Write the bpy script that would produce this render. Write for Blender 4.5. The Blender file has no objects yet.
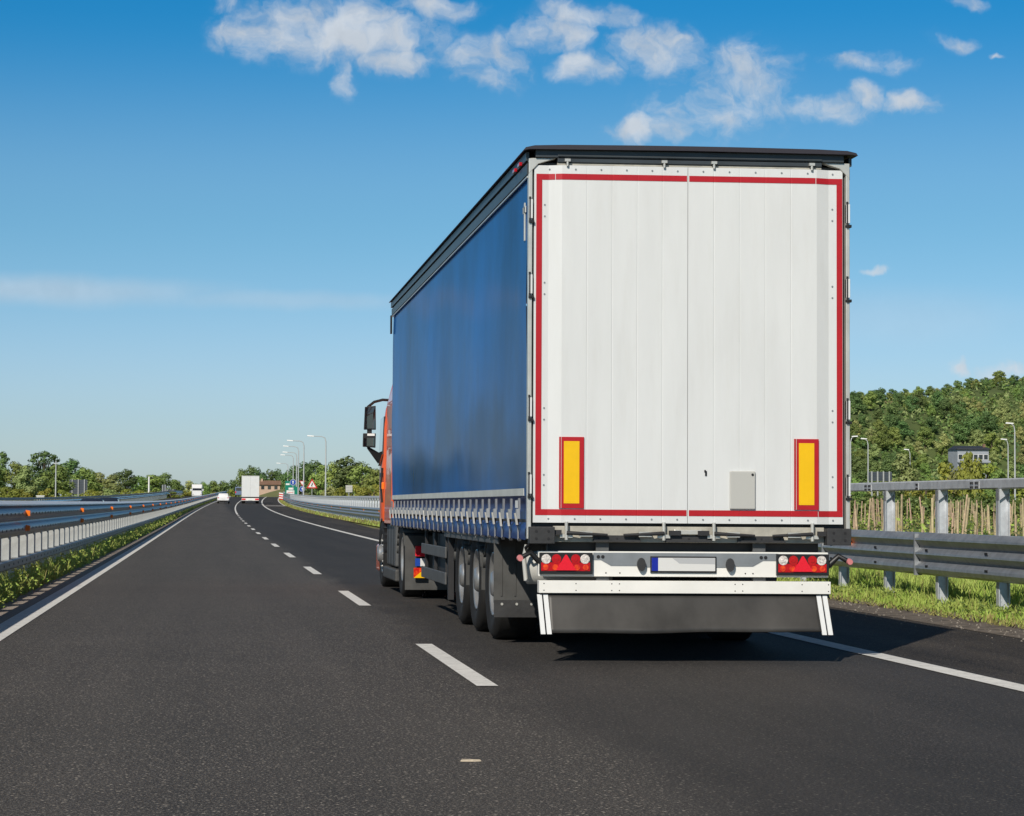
import bpy, bmesh, math, random
import numpy as np
from mathutils import Vector, Matrix
C = bpy.context.scene
COL = C.collection
rnd = random.Random(11)
R = math.radians

# ------------------------------------------------------------------ camera
CAMH = 1.2
YAW, PITCH, ROLL = R(4.15264632), R(2.41297355), R(0.4)
def cam_axes():
    fw = Vector((math.sin(YAW)*math.cos(PITCH), math.cos(YAW)*math.cos(PITCH), math.sin(PITCH)))
    r0 = Vector((math.cos(YAW), -math.sin(YAW), 0))
    d0 = fw.cross(r0)
    return math.cos(ROLL)*r0 - math.sin(ROLL)*d0, math.sin(ROLL)*r0 + math.cos(ROLL)*d0, fw
_r, _d, _f = cam_axes()
cd = bpy.data.cameras.new('camera')
cam = bpy.data.objects.new('camera', cd)
COL.objects.link(cam)
cam.matrix_world = Matrix(((_r.x, -_d.x, -_f.x, 0), (_r.y, -_d.y, -_f.y, 0), (_r.z, -_d.z, -_f.z, CAMH), (0, 0, 0, 1)))
cd.sensor_width = 36
cd.lens = 2330/1024*36
cd.shift_x = (512-380)/1024
cd.shift_y = 0
cd.clip_start = 0.1
cd.clip_end = 9000
C.camera = cam

# ------------------------------------------------------------------ sun, sky, exposure
SUN_EL = R(36.4)
SUN_DIR = Vector((-0.443*math.cos(SUN_EL), -0.897*math.cos(SUN_EL), math.sin(SUN_EL)))   # towards the sun
sd = bpy.data.lights.new('sun', 'SUN')
sd.energy = 4.3; sd.angle = R(0.53); sd.color = (1.0, 0.93, 0.83)
sun = bpy.data.objects.new('sun', sd); COL.objects.link(sun)
sun.rotation_mode = 'QUATERNION'
sun.rotation_quaternion = SUN_DIR.to_track_quat('Z', 'Y')
vs = C.view_settings
C.display_settings.display_device = 'sRGB'
vs.view_transform = 'Standard'; vs.look = 'None'; vs.gamma = 1; vs.use_curve_mapping = False
vs.exposure = 0.0

W = bpy.data.worlds.new('World'); C.world = W; W.use_nodes = True
nt = W.node_tree; N = nt.nodes; L = nt.links; N.clear()
def nd(t, **k):
    n = N.new(t)
    for a, b in k.items(): setattr(n, a, b)
    return n
sky = nd('ShaderNodeTexSky', sky_type='NISHITA', sun_disc=False)
sky.sun_elevation = SUN_EL; sky.sun_rotation = math.atan2(SUN_DIR.x, SUN_DIR.y)
sky.air_density = 1.0; sky.dust_density = 0.6; sky.ozone_density = 1.6; sky.altitude = 100
SKY_STRENGTH = 0.08
tc = nd('ShaderNodeTexCoord')
sep = nd('ShaderNodeSeparateXYZ'); L.new(tc.outputs['Generated'], sep.inputs[0])
def mth(op, a, b=None, c=None, clamp=False):
    n = nd('ShaderNodeMath', operation=op, use_clamp=clamp)
    for i, v in enumerate((a, b, c)):
        if v is None: continue
        if isinstance(v, (int, float)): n.inputs[i].default_value = v
        else: L.new(v, n.inputs[i])
    return n.outputs[0]
yy = mth('MAXIMUM', sep.outputs['Y'], 0.05)
u = mth('DIVIDE', sep.outputs['X'], yy); v = mth('DIVIDE', sep.outputs['Z'], yy)
cmb = nd('ShaderNodeCombineXYZ'); L.new(u, cmb.inputs[0]); L.new(v, cmb.inputs[1])
def vmath(op, a, b):
    n = nd('ShaderNodeVectorMath', operation=op)
    for i, q in enumerate((a, b)):
        if isinstance(q, tuple): n.inputs[i].default_value = q
        else: L.new(q, n.inputs[i])
    return n
def noise(vec, scale, detail, rough=0.55, dist=0.0):
    n = nd('ShaderNodeTexNoise'); n.noise_dimensions = '3D'
    n.inputs['Scale'].default_value = scale; n.inputs['Detail'].default_value = detail
    n.inputs['Roughness'].default_value = rough; n.inputs['Distortion'].default_value = dist
    L.new(vec, n.inputs['Vector']); return n
wn = noise(cmb.outputs[0], 38, 4)
off = vmath('MULTIPLY', vmath('SUBTRACT', wn.outputs['Color'], (0.5, 0.5, 0.5)).outputs[0], (0.034, 0.020, 0))
uv = vmath('ADD', cmb.outputs[0], off.outputs[0]).outputs[0]
CLOUDS = [(0.0541,0.2059,0.0386,0.0137,1.00),(0.0195,0.2017,0.0155,0.0094,0.90),(0.0781,0.1942,0.0180,0.0064,0.90),(0.0910,0.2177,0.0193,0.0056,0.80),(0.0564,0.1868,0.0060,0.0086,0.70),(0.0043,0.2161,0.0086,0.0043,0.50),(0.1195,0.1920,0.0155,0.0120,0.70),(0.1480,0.2058,0.0180,0.0086,0.75),(0.1611,0.2135,0.0197,0.0052,0.90),(0.1612,0.1916,0.0112,0.0069,0.90),(0.1921,0.2010,0.0172,0.0094,1.00),(0.2320,0.1877,0.0206,0.0163,0.75),(0.1899,0.1636,0.0180,0.0064,0.80),(0.2165,0.1742,0.0283,0.0146,0.45),(0.2855,0.1964,0.0189,0.0043,0.60),(0.2699,0.1744,0.0155,0.0056,0.80),(0.2860,0.1809,0.0086,0.0052,0.80),(0.3057,0.1795,0.0116,0.0047,1.00),(0.3260,0.2074,0.0120,0.0034,0.50),(0.3477,0.2008,0.0039,0.0017,0.80),(0.3306,0.2240,0.0069,0.0030,0.50),(0.2921,0.1059,0.0077,0.0017,0.70),(0.3269,0.0628,0.0052,0.0026,0.85),(0.3466,0.0608,0.0112,0.0034,0.70)]
STREAKS = [(-0.075,0.0913,0.110,0.0095,0.40),(0.03,0.0885,0.09,0.006,0.22),(0.30,0.085,0.09,0.018,0.16)]
def blob(vec, c, grow, lo):
    d = vmath('DIVIDE', vmath('SUBTRACT', vec, (c[0], c[1], 0)).outputs[0], (c[2]*grow, c[3]*grow, 1)).outputs[0]
    ln = nd('ShaderNodeVectorMath', operation='LENGTH'); L.new(d, ln.inputs[0])
    mr = nd('ShaderNodeMapRange', interpolation_type='SMOOTHSTEP')
    L.new(ln.outputs['Value'], mr.inputs['Value'])
    mr.inputs['From Min'].default_value = 1.0; mr.inputs['From Max'].default_value = lo
    mr.inputs['To Min'].default_value = 0; mr.inputs['To Max'].default_value = c[4]
    return mr.outputs[0]
acc = None
for c in CLOUDS:
    b = blob(uv, c, 1.95, 0.0)
    acc = b if acc is None else mth('MAXIMUM', acc, b)
fn = noise(uv, 62, 9, 0.58)
mix_n = mth('MULTIPLY_ADD', fn.outputs['Fac'], 1.8, -0.88)
dens = nd('ShaderNodeMapRange', interpolation_type='SMOOTHSTEP')
L.new(mth('ADD', acc, mth('MULTIPLY', mix_n, mth('MINIMUM', mth('MULTIPLY', acc, 3.0), 1.0))), dens.inputs['Value'])
dens.inputs['From Min'].default_value = 0.10; dens.inputs['From Max'].default_value = 1.12
dens.inputs['To Max'].default_value = 0.9
st = None
for c in STREAKS:
    b = blob(vmath('ADD', cmb.outputs[0], vmath('MULTIPLY', off.outputs[0], (1, .25, 0)).outputs[0]).outputs[0], c, 1.0, 0.1)
    st = b if st is None else mth('MAXIMUM', st, b)
veil = mth('MULTIPLY', mth('MULTIPLY', acc, acc), 0.22)
alpha = mth('MAXIMUM', mth('MAXIMUM', dens.outputs[0], veil), st)
shade = noise(uv, 60, 5)
cr = nd('ShaderNodeMapRange'); L.new(shade.outputs['Fac'], cr.inputs['Value'])
cr.inputs['From Min'].default_value = 0.3; cr.inputs['From Max'].default_value = 0.7
cr.inputs['To Min'].default_value = 0.86; cr.inputs['To Max'].default_value = 1.05
ccol = vmath('SCALE', (7.9, 8.5, 9.2), (0, 0, 0)); L.new(cr.outputs[0], ccol.inputs['Scale'])
tint = nd('ShaderNodeMix', data_type='RGBA', blend_type='MULTIPLY'); tint.inputs['Factor'].default_value = 1
L.new(sky.outputs[0], tint.inputs['A']); 
el = mth('ARCTAN2', sep.outputs['Z'], mth('SQRT', mth('ADD', mth('MULTIPLY', sep.outputs['X'], sep.outputs['X']), mth('MULTIPLY', sep.outputs['Y'], sep.outputs['Y']))))
ramp = nd('ShaderNodeValToRGB'); ramp.color_ramp.interpolation = 'EASE'
L.new(mth('DIVIDE', el, 1.5708, clamp=True), ramp.inputs[0])
STOPS = [(0.0, (.88, 1.08, 1.44)), (.026, (.77, .98, 1.33)), (.083, (.50, .88, 1.12)), (.139, (.085, .70, 1.10)), (.24, (.30, .45, .58)), (.45, (.50, .42, .36)), (1.0, (.55, .44, .36))]
cre = ramp.color_ramp.elements
while len(cre) < len(STOPS): cre.new(0.5)
for e_, (p_, c_) in zip(cre, STOPS): e_.position = p_; e_.color = (*[q_/1.5 for q_ in c_], 1)
rsc = vmath('SCALE', (0, 0, 0), (0, 0, 0)); L.new(ramp.outputs[0], rsc.inputs[0]); rsc.inputs['Scale'].default_value = 1.5
L.new(rsc.outputs[0], tint.inputs['B'])
mx = nd('ShaderNodeMix', data_type='RGBA')
L.new(alpha, mx.inputs['Factor']); L.new(tint.outputs['Result'], mx.inputs['A']); L.new(ccol.outputs[0], mx.inputs['B'])
bg = nd('ShaderNodeBackground'); bg.inputs['Strength'].default_value = SKY_STRENGTH
L.new(mx.outputs['Result'], bg.inputs['Color'])
wo = nd('ShaderNodeOutputWorld'); L.new(bg.outputs[0], wo.inputs['Surface'])

# ------------------------------------------------------------------ road alignment (metres)
def zr(y):                       # gentle climb, over a crest far ahead
    if y <= 0: return 0.0
    if y <= 470: return 1.25e-5*y*y
    t = min(y-470, 200)
    return 2.761 + 0.01175*t - 1.2e-4*t*t
def sh(y):                       # sideways drift of the road (easing right, then back)
    if y <= 0: return 0.0
    if y <= 480: return 5.4e-8*y**3
    t = min(y-480, 260)
    return 5.972 + 0.0373*t - 2.6e-4*t*t
def roadpt(xo, y, dz=0.0): return Vector((xo+sh(y), y, zr(y)+dz))

# ------------------------------------------------------------------ materials
def material(name, col, rough=0.6, metal=0.0, var=0.0, vscale=3.0, bump=0.0, bscale=40.0, spec=0.5, coat=0.0, col2=None,
             emit=None, vstretch=None, detail=5, objrand=0.0, transl=0.0):
    m = bpy.data.materials.new(name); m.use_nodes = True
    t = m.node_tree; b = t.nodes['Principled BSDF']
    b.inputs['Base Color'].default_value = (*col, 1); b.inputs['Roughness'].default_value = rough
    b.inputs['Metallic'].default_value = metal; b.inputs['Specular IOR Level'].default_value = spec
    b.inputs['Coat Weight'].default_value = coat
    tcn = t.nodes.new('ShaderNodeTexCoord')
    src = tcn.outputs['Object']
    if vstretch:
        mp = t.nodes.new('ShaderNodeMapping'); mp.inputs['Scale'].default_value = vstretch
        t.links.new(src, mp.inputs[0]); src = mp.outputs[0]
    cur = None
    if var > 0 or col2:
        n = t.nodes.new('ShaderNodeTexNoise'); n.inputs['Scale'].default_value = vscale; n.inputs['Detail'].default_value = detail
        n.inputs['Roughness'].default_value = 0.62
        t.links.new(src, n.inputs['Vector'])
        rp = t.nodes.new('ShaderNodeMapRange'); t.links.new(n.outputs['Fac'], rp.inputs['Value'])
        rp.inputs['From Min'].default_value = 0.32; rp.inputs['From Max'].default_value = 0.68
        mxn = t.nodes.new('ShaderNodeMix'); mxn.data_type = 'RGBA'
        t.links.new(rp.outputs[0], mxn.inputs['Factor'])
        c2 = col2 or tuple(c*(1-var) for c in col)
        mxn.inputs['A'].default_value = (*c2, 1); mxn.inputs['B'].default_value = (*[min(1, c*(1+(0 if col2 else var*0.5))) for c in col], 1)
        cur = mxn.outputs['Result']
    if objrand > 0:
        oi = t.nodes.new('ShaderNodeObjectInfo')
        hs = t.nodes.new('ShaderNodeHueSaturation')
        r1 = t.nodes.new('ShaderNodeMapRange'); t.links.new(oi.outputs['Random'], r1.inputs['Value'])
        r1.inputs['To Min'].default_value = 1-objrand; r1.inputs['To Max'].default_value = 1+objrand
        t.links.new(r1.outputs[0], hs.inputs['Value'])
        ml = t.nodes.new('ShaderNodeMath'); ml.operation = 'MULTIPLY'; ml.inputs[1].default_value = 7.31
        t.links.new(oi.outputs['Random'], ml.inputs[0])
        fr = t.nodes.new('ShaderNodeMath'); fr.operation = 'FRACT'; t.links.new(ml.outputs[0], fr.inputs[0])
        r2 = t.nodes.new('ShaderNodeMapRange'); t.links.new(fr.outputs[0], r2.inputs['Value'])
        r2.inputs['To Min'].default_value = 0.5-0.035; r2.inputs['To Max'].default_value = 0.5+0.02
        t.links.new(r2.outputs[0], hs.inputs['Hue'])
        if cur is None: hs.inputs['Color'].default_value = (*col, 1)
        else: t.links.new(cur, hs.inputs['Color'])
        cur = hs.outputs['Color']
    if cur is not None: t.links.new(cur, b.inputs['Base Color'])
    if bump > 0:
        n2 = t.nodes.new('ShaderNodeTexNoise'); n2.inputs['Scale'].default_value = bscale; n2.inputs['Detail'].default_value = 4
        t.links.new(src, n2.inputs['Vector'])
        bp = t.nodes.new('ShaderNodeBump'); bp.inputs['Strength'].default_value = bump; bp.inputs['Distance'].default_value = 0.02
        t.links.new(n2.outputs['Fac'], bp.inputs['Height']); t.links.new(bp.outputs[0], b.inputs['Normal'])
    if emit:
        b.inputs['Emission Color'].default_value = (*emit[0], 1); b.inputs['Emission Strength'].default_value = emit[1]
    if transl > 0:
        tr = t.nodes.new('ShaderNodeBsdfTranslucent'); ms = t.nodes.new('ShaderNodeMixShader'); ms.inputs[0].default_value = transl
        if cur is not None: t.links.new(cur, tr.inputs['Color'])
        else: tr.inputs['Color'].default_value = (*col, 1)
        out = t.nodes['Material Output']
        t.links.new(b.outputs[0], ms.inputs[1]); t.links.new(tr.outputs[0], ms.inputs[2]); t.links.new(ms.outputs[0], out.inputs['Surface'])
    return m

def asphalt(name, left, right=None, rough=0.75):
    """left/right = (base, base2, grit, grit_col); the surface changes from left to right near x = 2 along a ragged seam"""
    m = bpy.data.materials.new(name); m.use_nodes = True
    t = m.node_tree; b = t.nodes['Principled BSDF']; b.inputs['Roughness'].default_value = rough
    b.inputs['Specular IOR Level'].default_value = 0.24
    tcn = t.nodes.new('ShaderNodeTexCoord'); o = tcn.outputs['Object']
    def nz(sc, det, stretch=None, rg=0.6):
        q = o
        if stretch:
            mp = t.nodes.new('ShaderNodeMapping'); mp.inputs['Scale'].default_value = stretch; t.links.new(o, mp.inputs[0]); q = mp.outputs[0]
        n = t.nodes.new('ShaderNodeTexNoise'); n.inputs['Scale'].default_value = sc; n.inputs['Detail'].default_value = det
        n.inputs['Roughness'].default_value = rg
        t.links.new(q, n.inputs['Vector']); return n.outputs['Fac']
    def rg_(x, a, c, lo=0.0, hi=1.0, smooth=False):
        r = t.nodes.new('ShaderNodeMapRange'); t.links.new(x, r.inputs['Value'])
        if smooth: r.interpolation_type = 'SMOOTHSTEP'
        for k, val in zip(('From Min', 'From Max', 'To Min', 'To Max'), (a, c, lo, hi)): r.inputs[k].default_value = val
        return r.outputs[0]
    def mix(f, a, c):
        n = t.nodes.new('ShaderNodeMix'); n.data_type = 'RGBA'
        for k, val in (('Factor', f), ('A', a), ('B', c)):
            if isinstance(val, tuple): n.inputs[k].default_value = (*val, 1)
            elif isinstance(val, float): n.inputs[k].default_value = val
            else: t.links.new(val, n.inputs[k])
        return n.outputs['Result']
    def ma(op, a, c):
        n = t.nodes.new('ShaderNodeMath'); n.operation = op
        for i, val in enumerate((a, c)):
            if isinstance(val, (int, float)): n.inputs[i].default_value = val
            else: t.links.new(val, n.inputs[i])
        return n.outputs[0]
    wear = rg_(nz(1.0, 5, (1.3, 0.04, 1)), 0.35, 0.65)
    patch = rg_(nz(0.45, 5), 0.33, 0.7)
    w = ma('ADD', ma('MULTIPLY', wear, 0.6), ma('MULTIPLY', patch, 0.4))
    fine = nz(58, 3, None, 0.75); grit = nz(75, 2, None, 0.8)
    vo = t.nodes.new('ShaderNodeTexVoronoi'); vo.inputs['Scale'].default_value = 22; t.links.new(o, vo.inputs['Vector'])
    def coat(base, base2, gr, gcol):
        c = mix(w, base, base2)
        c = mix(rg_(fine, 0.52, 0.32), c, tuple(x*0.40 for x in base))
        c = mix(rg_(grit, 0.55, 0.68, 0, gr), c, gcol)
        return mix(rg_(vo.outputs['Distance'], 0.18, 0.08, 0, gr*0.9), c, tuple(x*1.5 for x in gcol))
    c = coat(*left)
    if right:
        sp = t.nodes.new('ShaderNodeSeparateXYZ'); t.links.new(o, sp.inputs[0])
        xx = ma('ADD', sp.outputs['X'], ma('MULTIPLY', ma('SUBTRACT', nz(1.4, 5, (1, .25, 1)), 0.5), 1.1))
        c = mix(rg_(xx, 1.6, 2.35, 0, 1, True), c, coat(*right))
    t.links.new(c, b.inputs['Base Color'])
    bp = t.nodes.new('ShaderNodeBump'); bp.inputs['Strength'].default_value = 0.6; bp.inputs['Distance'].default_value = 0.006
    t.links.new(fine, bp.inputs['Height']); t.links.new(bp.outputs[0], b.inputs['Normal'])
    return m

M = {}
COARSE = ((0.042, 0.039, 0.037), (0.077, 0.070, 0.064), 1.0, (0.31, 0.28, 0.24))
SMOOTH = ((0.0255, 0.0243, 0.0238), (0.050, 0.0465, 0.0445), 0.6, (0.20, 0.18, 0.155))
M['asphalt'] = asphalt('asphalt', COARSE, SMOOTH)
M['asphalt_slow'] = asphalt('asphalt_smooth', SMOOTH)
M['asphalt_shoulder'] = asphalt('asphalt_shoulder', ((0.008, 0.0075, 0.007), (0.075, 0.064, 0.053), 0.7, (0.24, 0.20, 0.16)))
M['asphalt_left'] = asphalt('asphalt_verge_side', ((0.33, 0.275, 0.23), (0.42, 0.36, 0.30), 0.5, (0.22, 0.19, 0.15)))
M['dirt_strip'] = material('gritty_edge_strip', (0.15, 0.125, 0.10), 0.9, var=0.65, vscale=5, bump=0.6, bscale=50)
M['grit'] = material('pale_grit', (0.30, 0.27, 0.23), 0.9, var=0.5, vscale=8)
M['ground'] = material('grassland', (0.12, 0.15, 0.035), 0.9, col2=(0.20, 0.18, 0.065), vscale=0.35, bump=0.5, bscale=6)
M['hill'] = material('hill_turf', (0.10, 0.14, 0.035), 0.95, col2=(0.07, 0.10, 0.028), vscale=0.15)
M['dryfield'] = material('dry_field', (0.24, 0.20, 0.09), 0.95, var=0.3, vscale=0.4)
M['paint'] = material('road_paint', (0.74, 0.73, 0.69), 0.6, var=0.16, vscale=7, bump=0.25, bscale=90)
def wear(m, grey, lo=.60, hi=.70, scale=26, amount=.7, stretch=(1, 1, 1)):
    t = m.node_tree; b = t.nodes['Principled BSDF']; src = b.inputs['Base Color'].links[0].from_socket
    tcn = t.nodes.new('ShaderNodeTexCoord'); n = t.nodes.new('ShaderNodeTexNoise'); n.inputs['Scale'].default_value = scale; n.inputs['Detail'].default_value = 6; n.inputs['Roughness'].default_value = .7
    mp = t.nodes.new('ShaderNodeMapping'); mp.inputs['Scale'].default_value = stretch; t.links.new(tcn.outputs['Object'], mp.inputs[0]); t.links.new(mp.outputs[0], n.inputs['Vector']); r = t.nodes.new('ShaderNodeMapRange'); t.links.new(n.outputs['Fac'], r.inputs['Value'])
    r.inputs['From Min'].default_value = lo; r.inputs['From Max'].default_value = hi; r.inputs['To Max'].default_value = amount
    x = t.nodes.new('ShaderNodeMix'); x.data_type = 'RGBA'; t.links.new(r.outputs[0], x.inputs['Factor']); t.links.new(src, x.inputs['A']); x.inputs['B'].default_value = (*grey, 1)
    t.links.new(x.outputs['Result'], b.inputs['Base Color'])
wear(M['paint'], (.10, .09, .08), .57, .72)
M['paint_old'] = material('pale_concrete_slab', (0.42, 0.40, 0.37), 0.8, var=0.2, vscale=3)
M['galv'] = material('galvanised_steel', (0.44, 0.45, 0.46), 0.27, metal=0.96, var=0.2, vscale=6)
M['galv_rail'] = material('pale_galvanised_rail', (0.60, 0.63, 0.66), 0.5, metal=0.3, var=0.22, vscale=7)
M['galv_matt'] = material('matt_galvanised_steel', (0.34, 0.36, 0.38), 0.42, metal=0.55, var=0.25, vscale=7)
M['galv_pale'] = material('weathered_zinc', (0.42, 0.435, 0.43), 0.6, metal=0.15, var=0.2, vscale=8)
M['zinc_bright'] = material('bright_zinc_tube', (0.78, 0.80, 0.82), 0.4, metal=0.3, var=0.1, vscale=4)
M['hole'] = material('dark_bolt_hole', (0.012, 0.012, 0.014), 0.7)
M['reflector'] = material('orange_reflector', (0.95, 0.20, 0.012), 0.3, var=0.15, vscale=30)
M['soil'] = material('vineyard_soil', (0.13, 0.12, 0.05), 0.95, col2=(0.075, 0.10, 0.025), vscale=0.9, bump=0.5, bscale=5)
M['wood'] = material('pale_stake_wood', (0.46, 0.36, 0.22), 0.8, var=0.35, vscale=9, objrand=0.18)
M['bark'] = material('bark', (0.10, 0.075, 0.05), 0.9, var=0.4, vscale=6)
# truck
M['white'] = material('white_trailer_paint', (0.675, 0.69, 0.685), 0.38, var=0.05, vscale=1.3, vstretch=(3, 3, 0.5), coat=0.1)
wear(M['white'], (.50, .49, .45), .50, .78, 3.0, .20, (2.4, 1, .35))
M['whitebar'] = material('white_bumper_paint', (0.83, 0.82, 0.77), 0.4, var=0.08, vscale=2.5)
M['red_tape'] = material('red_reflective_tape', (0.44, 0.010, 0.016), 0.35, var=0.1, vscale=6)
M['yellow_tape'] = material('yellow_reflective_film', (0.85, 0.50, 0.0), 0.4, var=0.05, vscale=8)
M['curtain'] = material('blue_tarpaulin', (0.002, 0.108, 0.37), 0.6, var=0.42, vscale=0.5, vstretch=(1, 1, 0.7), spec=0.0, coat=0.32)
M['curtain'].node_tree.nodes['Principled BSDF'].inputs['Coat Roughness'].default_value = 0.11
def painted_reflections(m, spots, col, amount):
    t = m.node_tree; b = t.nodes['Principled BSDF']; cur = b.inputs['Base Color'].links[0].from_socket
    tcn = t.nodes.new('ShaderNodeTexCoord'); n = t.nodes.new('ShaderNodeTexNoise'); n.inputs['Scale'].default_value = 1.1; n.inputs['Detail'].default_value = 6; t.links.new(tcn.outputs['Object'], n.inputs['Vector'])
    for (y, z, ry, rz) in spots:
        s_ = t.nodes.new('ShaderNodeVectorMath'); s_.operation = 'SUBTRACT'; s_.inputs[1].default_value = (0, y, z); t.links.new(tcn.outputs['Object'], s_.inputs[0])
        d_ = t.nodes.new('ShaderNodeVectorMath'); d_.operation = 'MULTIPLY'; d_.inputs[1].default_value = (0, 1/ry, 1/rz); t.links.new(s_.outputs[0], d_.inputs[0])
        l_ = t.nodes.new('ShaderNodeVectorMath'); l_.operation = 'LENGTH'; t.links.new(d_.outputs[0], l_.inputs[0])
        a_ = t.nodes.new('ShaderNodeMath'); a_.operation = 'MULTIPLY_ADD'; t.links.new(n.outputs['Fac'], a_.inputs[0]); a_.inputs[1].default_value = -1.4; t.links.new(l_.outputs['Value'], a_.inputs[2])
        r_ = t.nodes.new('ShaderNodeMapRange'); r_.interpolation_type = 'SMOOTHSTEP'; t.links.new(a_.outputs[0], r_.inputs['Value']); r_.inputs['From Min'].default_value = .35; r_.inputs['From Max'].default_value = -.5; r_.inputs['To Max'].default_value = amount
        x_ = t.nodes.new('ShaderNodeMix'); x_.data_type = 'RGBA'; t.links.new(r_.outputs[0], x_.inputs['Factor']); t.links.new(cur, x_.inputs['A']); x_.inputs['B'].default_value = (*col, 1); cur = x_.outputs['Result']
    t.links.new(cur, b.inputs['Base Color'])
painted_reflections(M['curtain'], [(1.0, 1.55, 1.6, .55), (3.4, 1.75, 2.2, .6), (6.3, 1.95, 2.0, .75), (9.5, 1.6, 2.4, .45)], (.004, .042, .125), .65)  # dark reflections low on the curtain, painted into its blue as soft ellipses
M['curtain_hem'] = material('blue_tarpaulin_hem', (0.010, 0.050, 0.20), 0.45, var=0.15, vscale=3)
M['stripe'] = material('pale_welded_stripe', (0.58, 0.60, 0.56), 0.5, var=0.15, vscale=3)
M['strap'] = material('grey_strap_webbing', (0.20, 0.21, 0.23), 0.6, var=0.2, vscale=20)
M['roofdark'] = material('dark_roof_rail', (0.055, 0.065, 0.072), 0.4, metal=0.3, var=0.2, vscale=3)
M['roofcap'] = material('plum_black_roof_edge', (0.030, 0.026, 0.034), 0.45)
M['alu'] = material('aluminium', (0.62, 0.61, 0.56), 0.38, metal=0.45, var=0.12, vscale=6)
M['primer'] = material('cream_sill', (0.42, 0.40, 0.34), 0.55, var=0.25, vscale=9)
M['darkgrey'] = material('dull_dark_grey_panel', (0.085, 0.088, 0.09), 0.55, var=0.2, vscale=5)
M['grey'] = material('grey_steel', (0.25, 0.27, 0.285), 0.45, metal=0.2, var=0.15, vscale=6)
M['boxgrey'] = material('pale_grey_plastic', (0.47, 0.47, 0.44), 0.5)
M['rubber'] = material('black_rubber', (0.035, 0.035, 0.036), 0.55, var=0.35, vscale=3.5, bump=0.1, bscale=30)
M['flap'] = material('dusty_rubber_sheet', (0.038, 0.036, 0.033), 0.5, var=0.5, vscale=2.6, vstretch=(1, 1, 0.6))
M['mud'] = material('dusty_mud_guard', (0.070, 0.070, 0.067), 0.6, var=0.3, vscale=5)
M['black'] = material('black_plastic', (0.012, 0.012, 0.013), 0.45)
M['chassis'] = material('dark_chassis', (0.022, 0.022, 0.024), 0.6, var=0.3, vscale=4)
M['lens_red'] = material('red_lens', (0.50, 0.004, 0.012), 0.12, coat=0.6, var=0.25, vscale=60)
M['lens_dull'] = material('faded_pink_lens', (0.62, 0.22, 0.22), 0.3)
M['lens_bright'] = material('bright_red_reflector', (0.78, 0.012, 0.03), 0.25, var=0.1, vscale=90)
M['lens_orange'] = material('orange_red_lens', (0.85, 0.09, 0.012), 0.15, coat=0.6, col2=(.55, .01, .012), vscale=30, detail=1)
M['lens_clear'] = material('clear_lens', (0.75, 0.70, 0.66), 0.12, coat=0.8, var=0.55, vscale=70)
M['plate'] = material('number_plate_white', (0.68, 0.68, 0.66), 0.35)
M['plate_grey'] = material('number_plate_blur', (0.45, 0.46, 0.47), 0.35)  # added grey patch standing for the blurred-out part of the plate
M['euro'] = material('number_plate_blue', (0.008, 0.02, 0.32), 0.35)
M['orange'] = material('orange_cab_paint', (0.72, 0.105, 0.022), 0.28, coat=0.6, var=0.06, vscale=1)
M['glass'] = material('dark_window_glass', (0.010, 0.016, 0.020), 0.05, spec=0.8, coat=0.5)
M['tyre'] = material('tyre_rubber', (0.012, 0.0115, 0.011), 0.75, var=0.3, vscale=8)
M['rim'] = material('silver_rim', (0.50, 0.50, 0.49), 0.38, metal=0.7, var=0.2, vscale=6)
M['blue_sign'] = material('sign_blue', (0.01, 0.06, 0.36), 0.4)
M['green_sign'] = material('sign_green', (0.005, 0.20, 0.13), 0.4)
M['red_sign'] = material('sign_red', (0.60, 0.02, 0.02), 0.4)
M['white_sign'] = material('sign_white', (0.78, 0.78, 0.76), 0.45)
M['signback'] = material('sign_back_grey', (0.075, 0.090, 0.11), 0.5, metal=0.2, var=0.15, vscale=2)
M['lamp_pole'] = material('lamp_pole_zinc', (0.50, 0.52, 0.52), 0.5, metal=0.25)
M['lamp_head'] = material('lamp_head_white', (0.78, 0.79, 0.78), 0.4)
M['carwhite'] = material('white_car_paint', (0.80, 0.80, 0.80), 0.25, coat=0.5)
M['cardark'] = material('dark_blue_car_paint', (0.018, 0.026, 0.045), 0.5, spec=0.25)
M['vanblue'] = material('grey_blue_van_paint', (0.13, 0.18, 0.28), 0.4)
M['plaster'] = material('pinkish_plaster', (0.50, 0.36, 0.27), 0.85, var=0.12, vscale=1)
M['greyplaster'] = material('grey_plaster', (0.34, 0.37, 0.41), 0.8, var=0.12, vscale=1)
M['tile'] = material('brown_roof_tile', (0.22, 0.13, 0.085), 0.8, var=0.3, vscale=2)
M['slate'] = material('dark_roof_sheet', (0.035, 0.04, 0.05), 0.6, var=0.2, vscale=2)
M['chip'] = material('pale_wood_chip', (0.48, 0.41, 0.31), 0.7, var=0.2, vscale=40)
M['grass'] = material('grass_blades', (0.30, 0.47, 0.065), 0.7, col2=(0.42, 0.48, 0.12), vscale=1.2, transl=0.15)
M['weed'] = material('weed_leaves', (0.27, 0.36, 0.06), 0.65, col2=(0.46, 0.47, 0.13), vscale=2.2, transl=0.3)
M['drygrass'] = material('dry_grass', (0.40, 0.33, 0.13), 0.85, col2=(0.20, 0.21, 0.06), vscale=0.6, transl=0.2)
M['vine'] = material('vine_leaves', (0.14, 0.20, 0.035), 0.65, col2=(0.075, 0.12, 0.028), vscale=0.7, transl=0.3)
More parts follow.
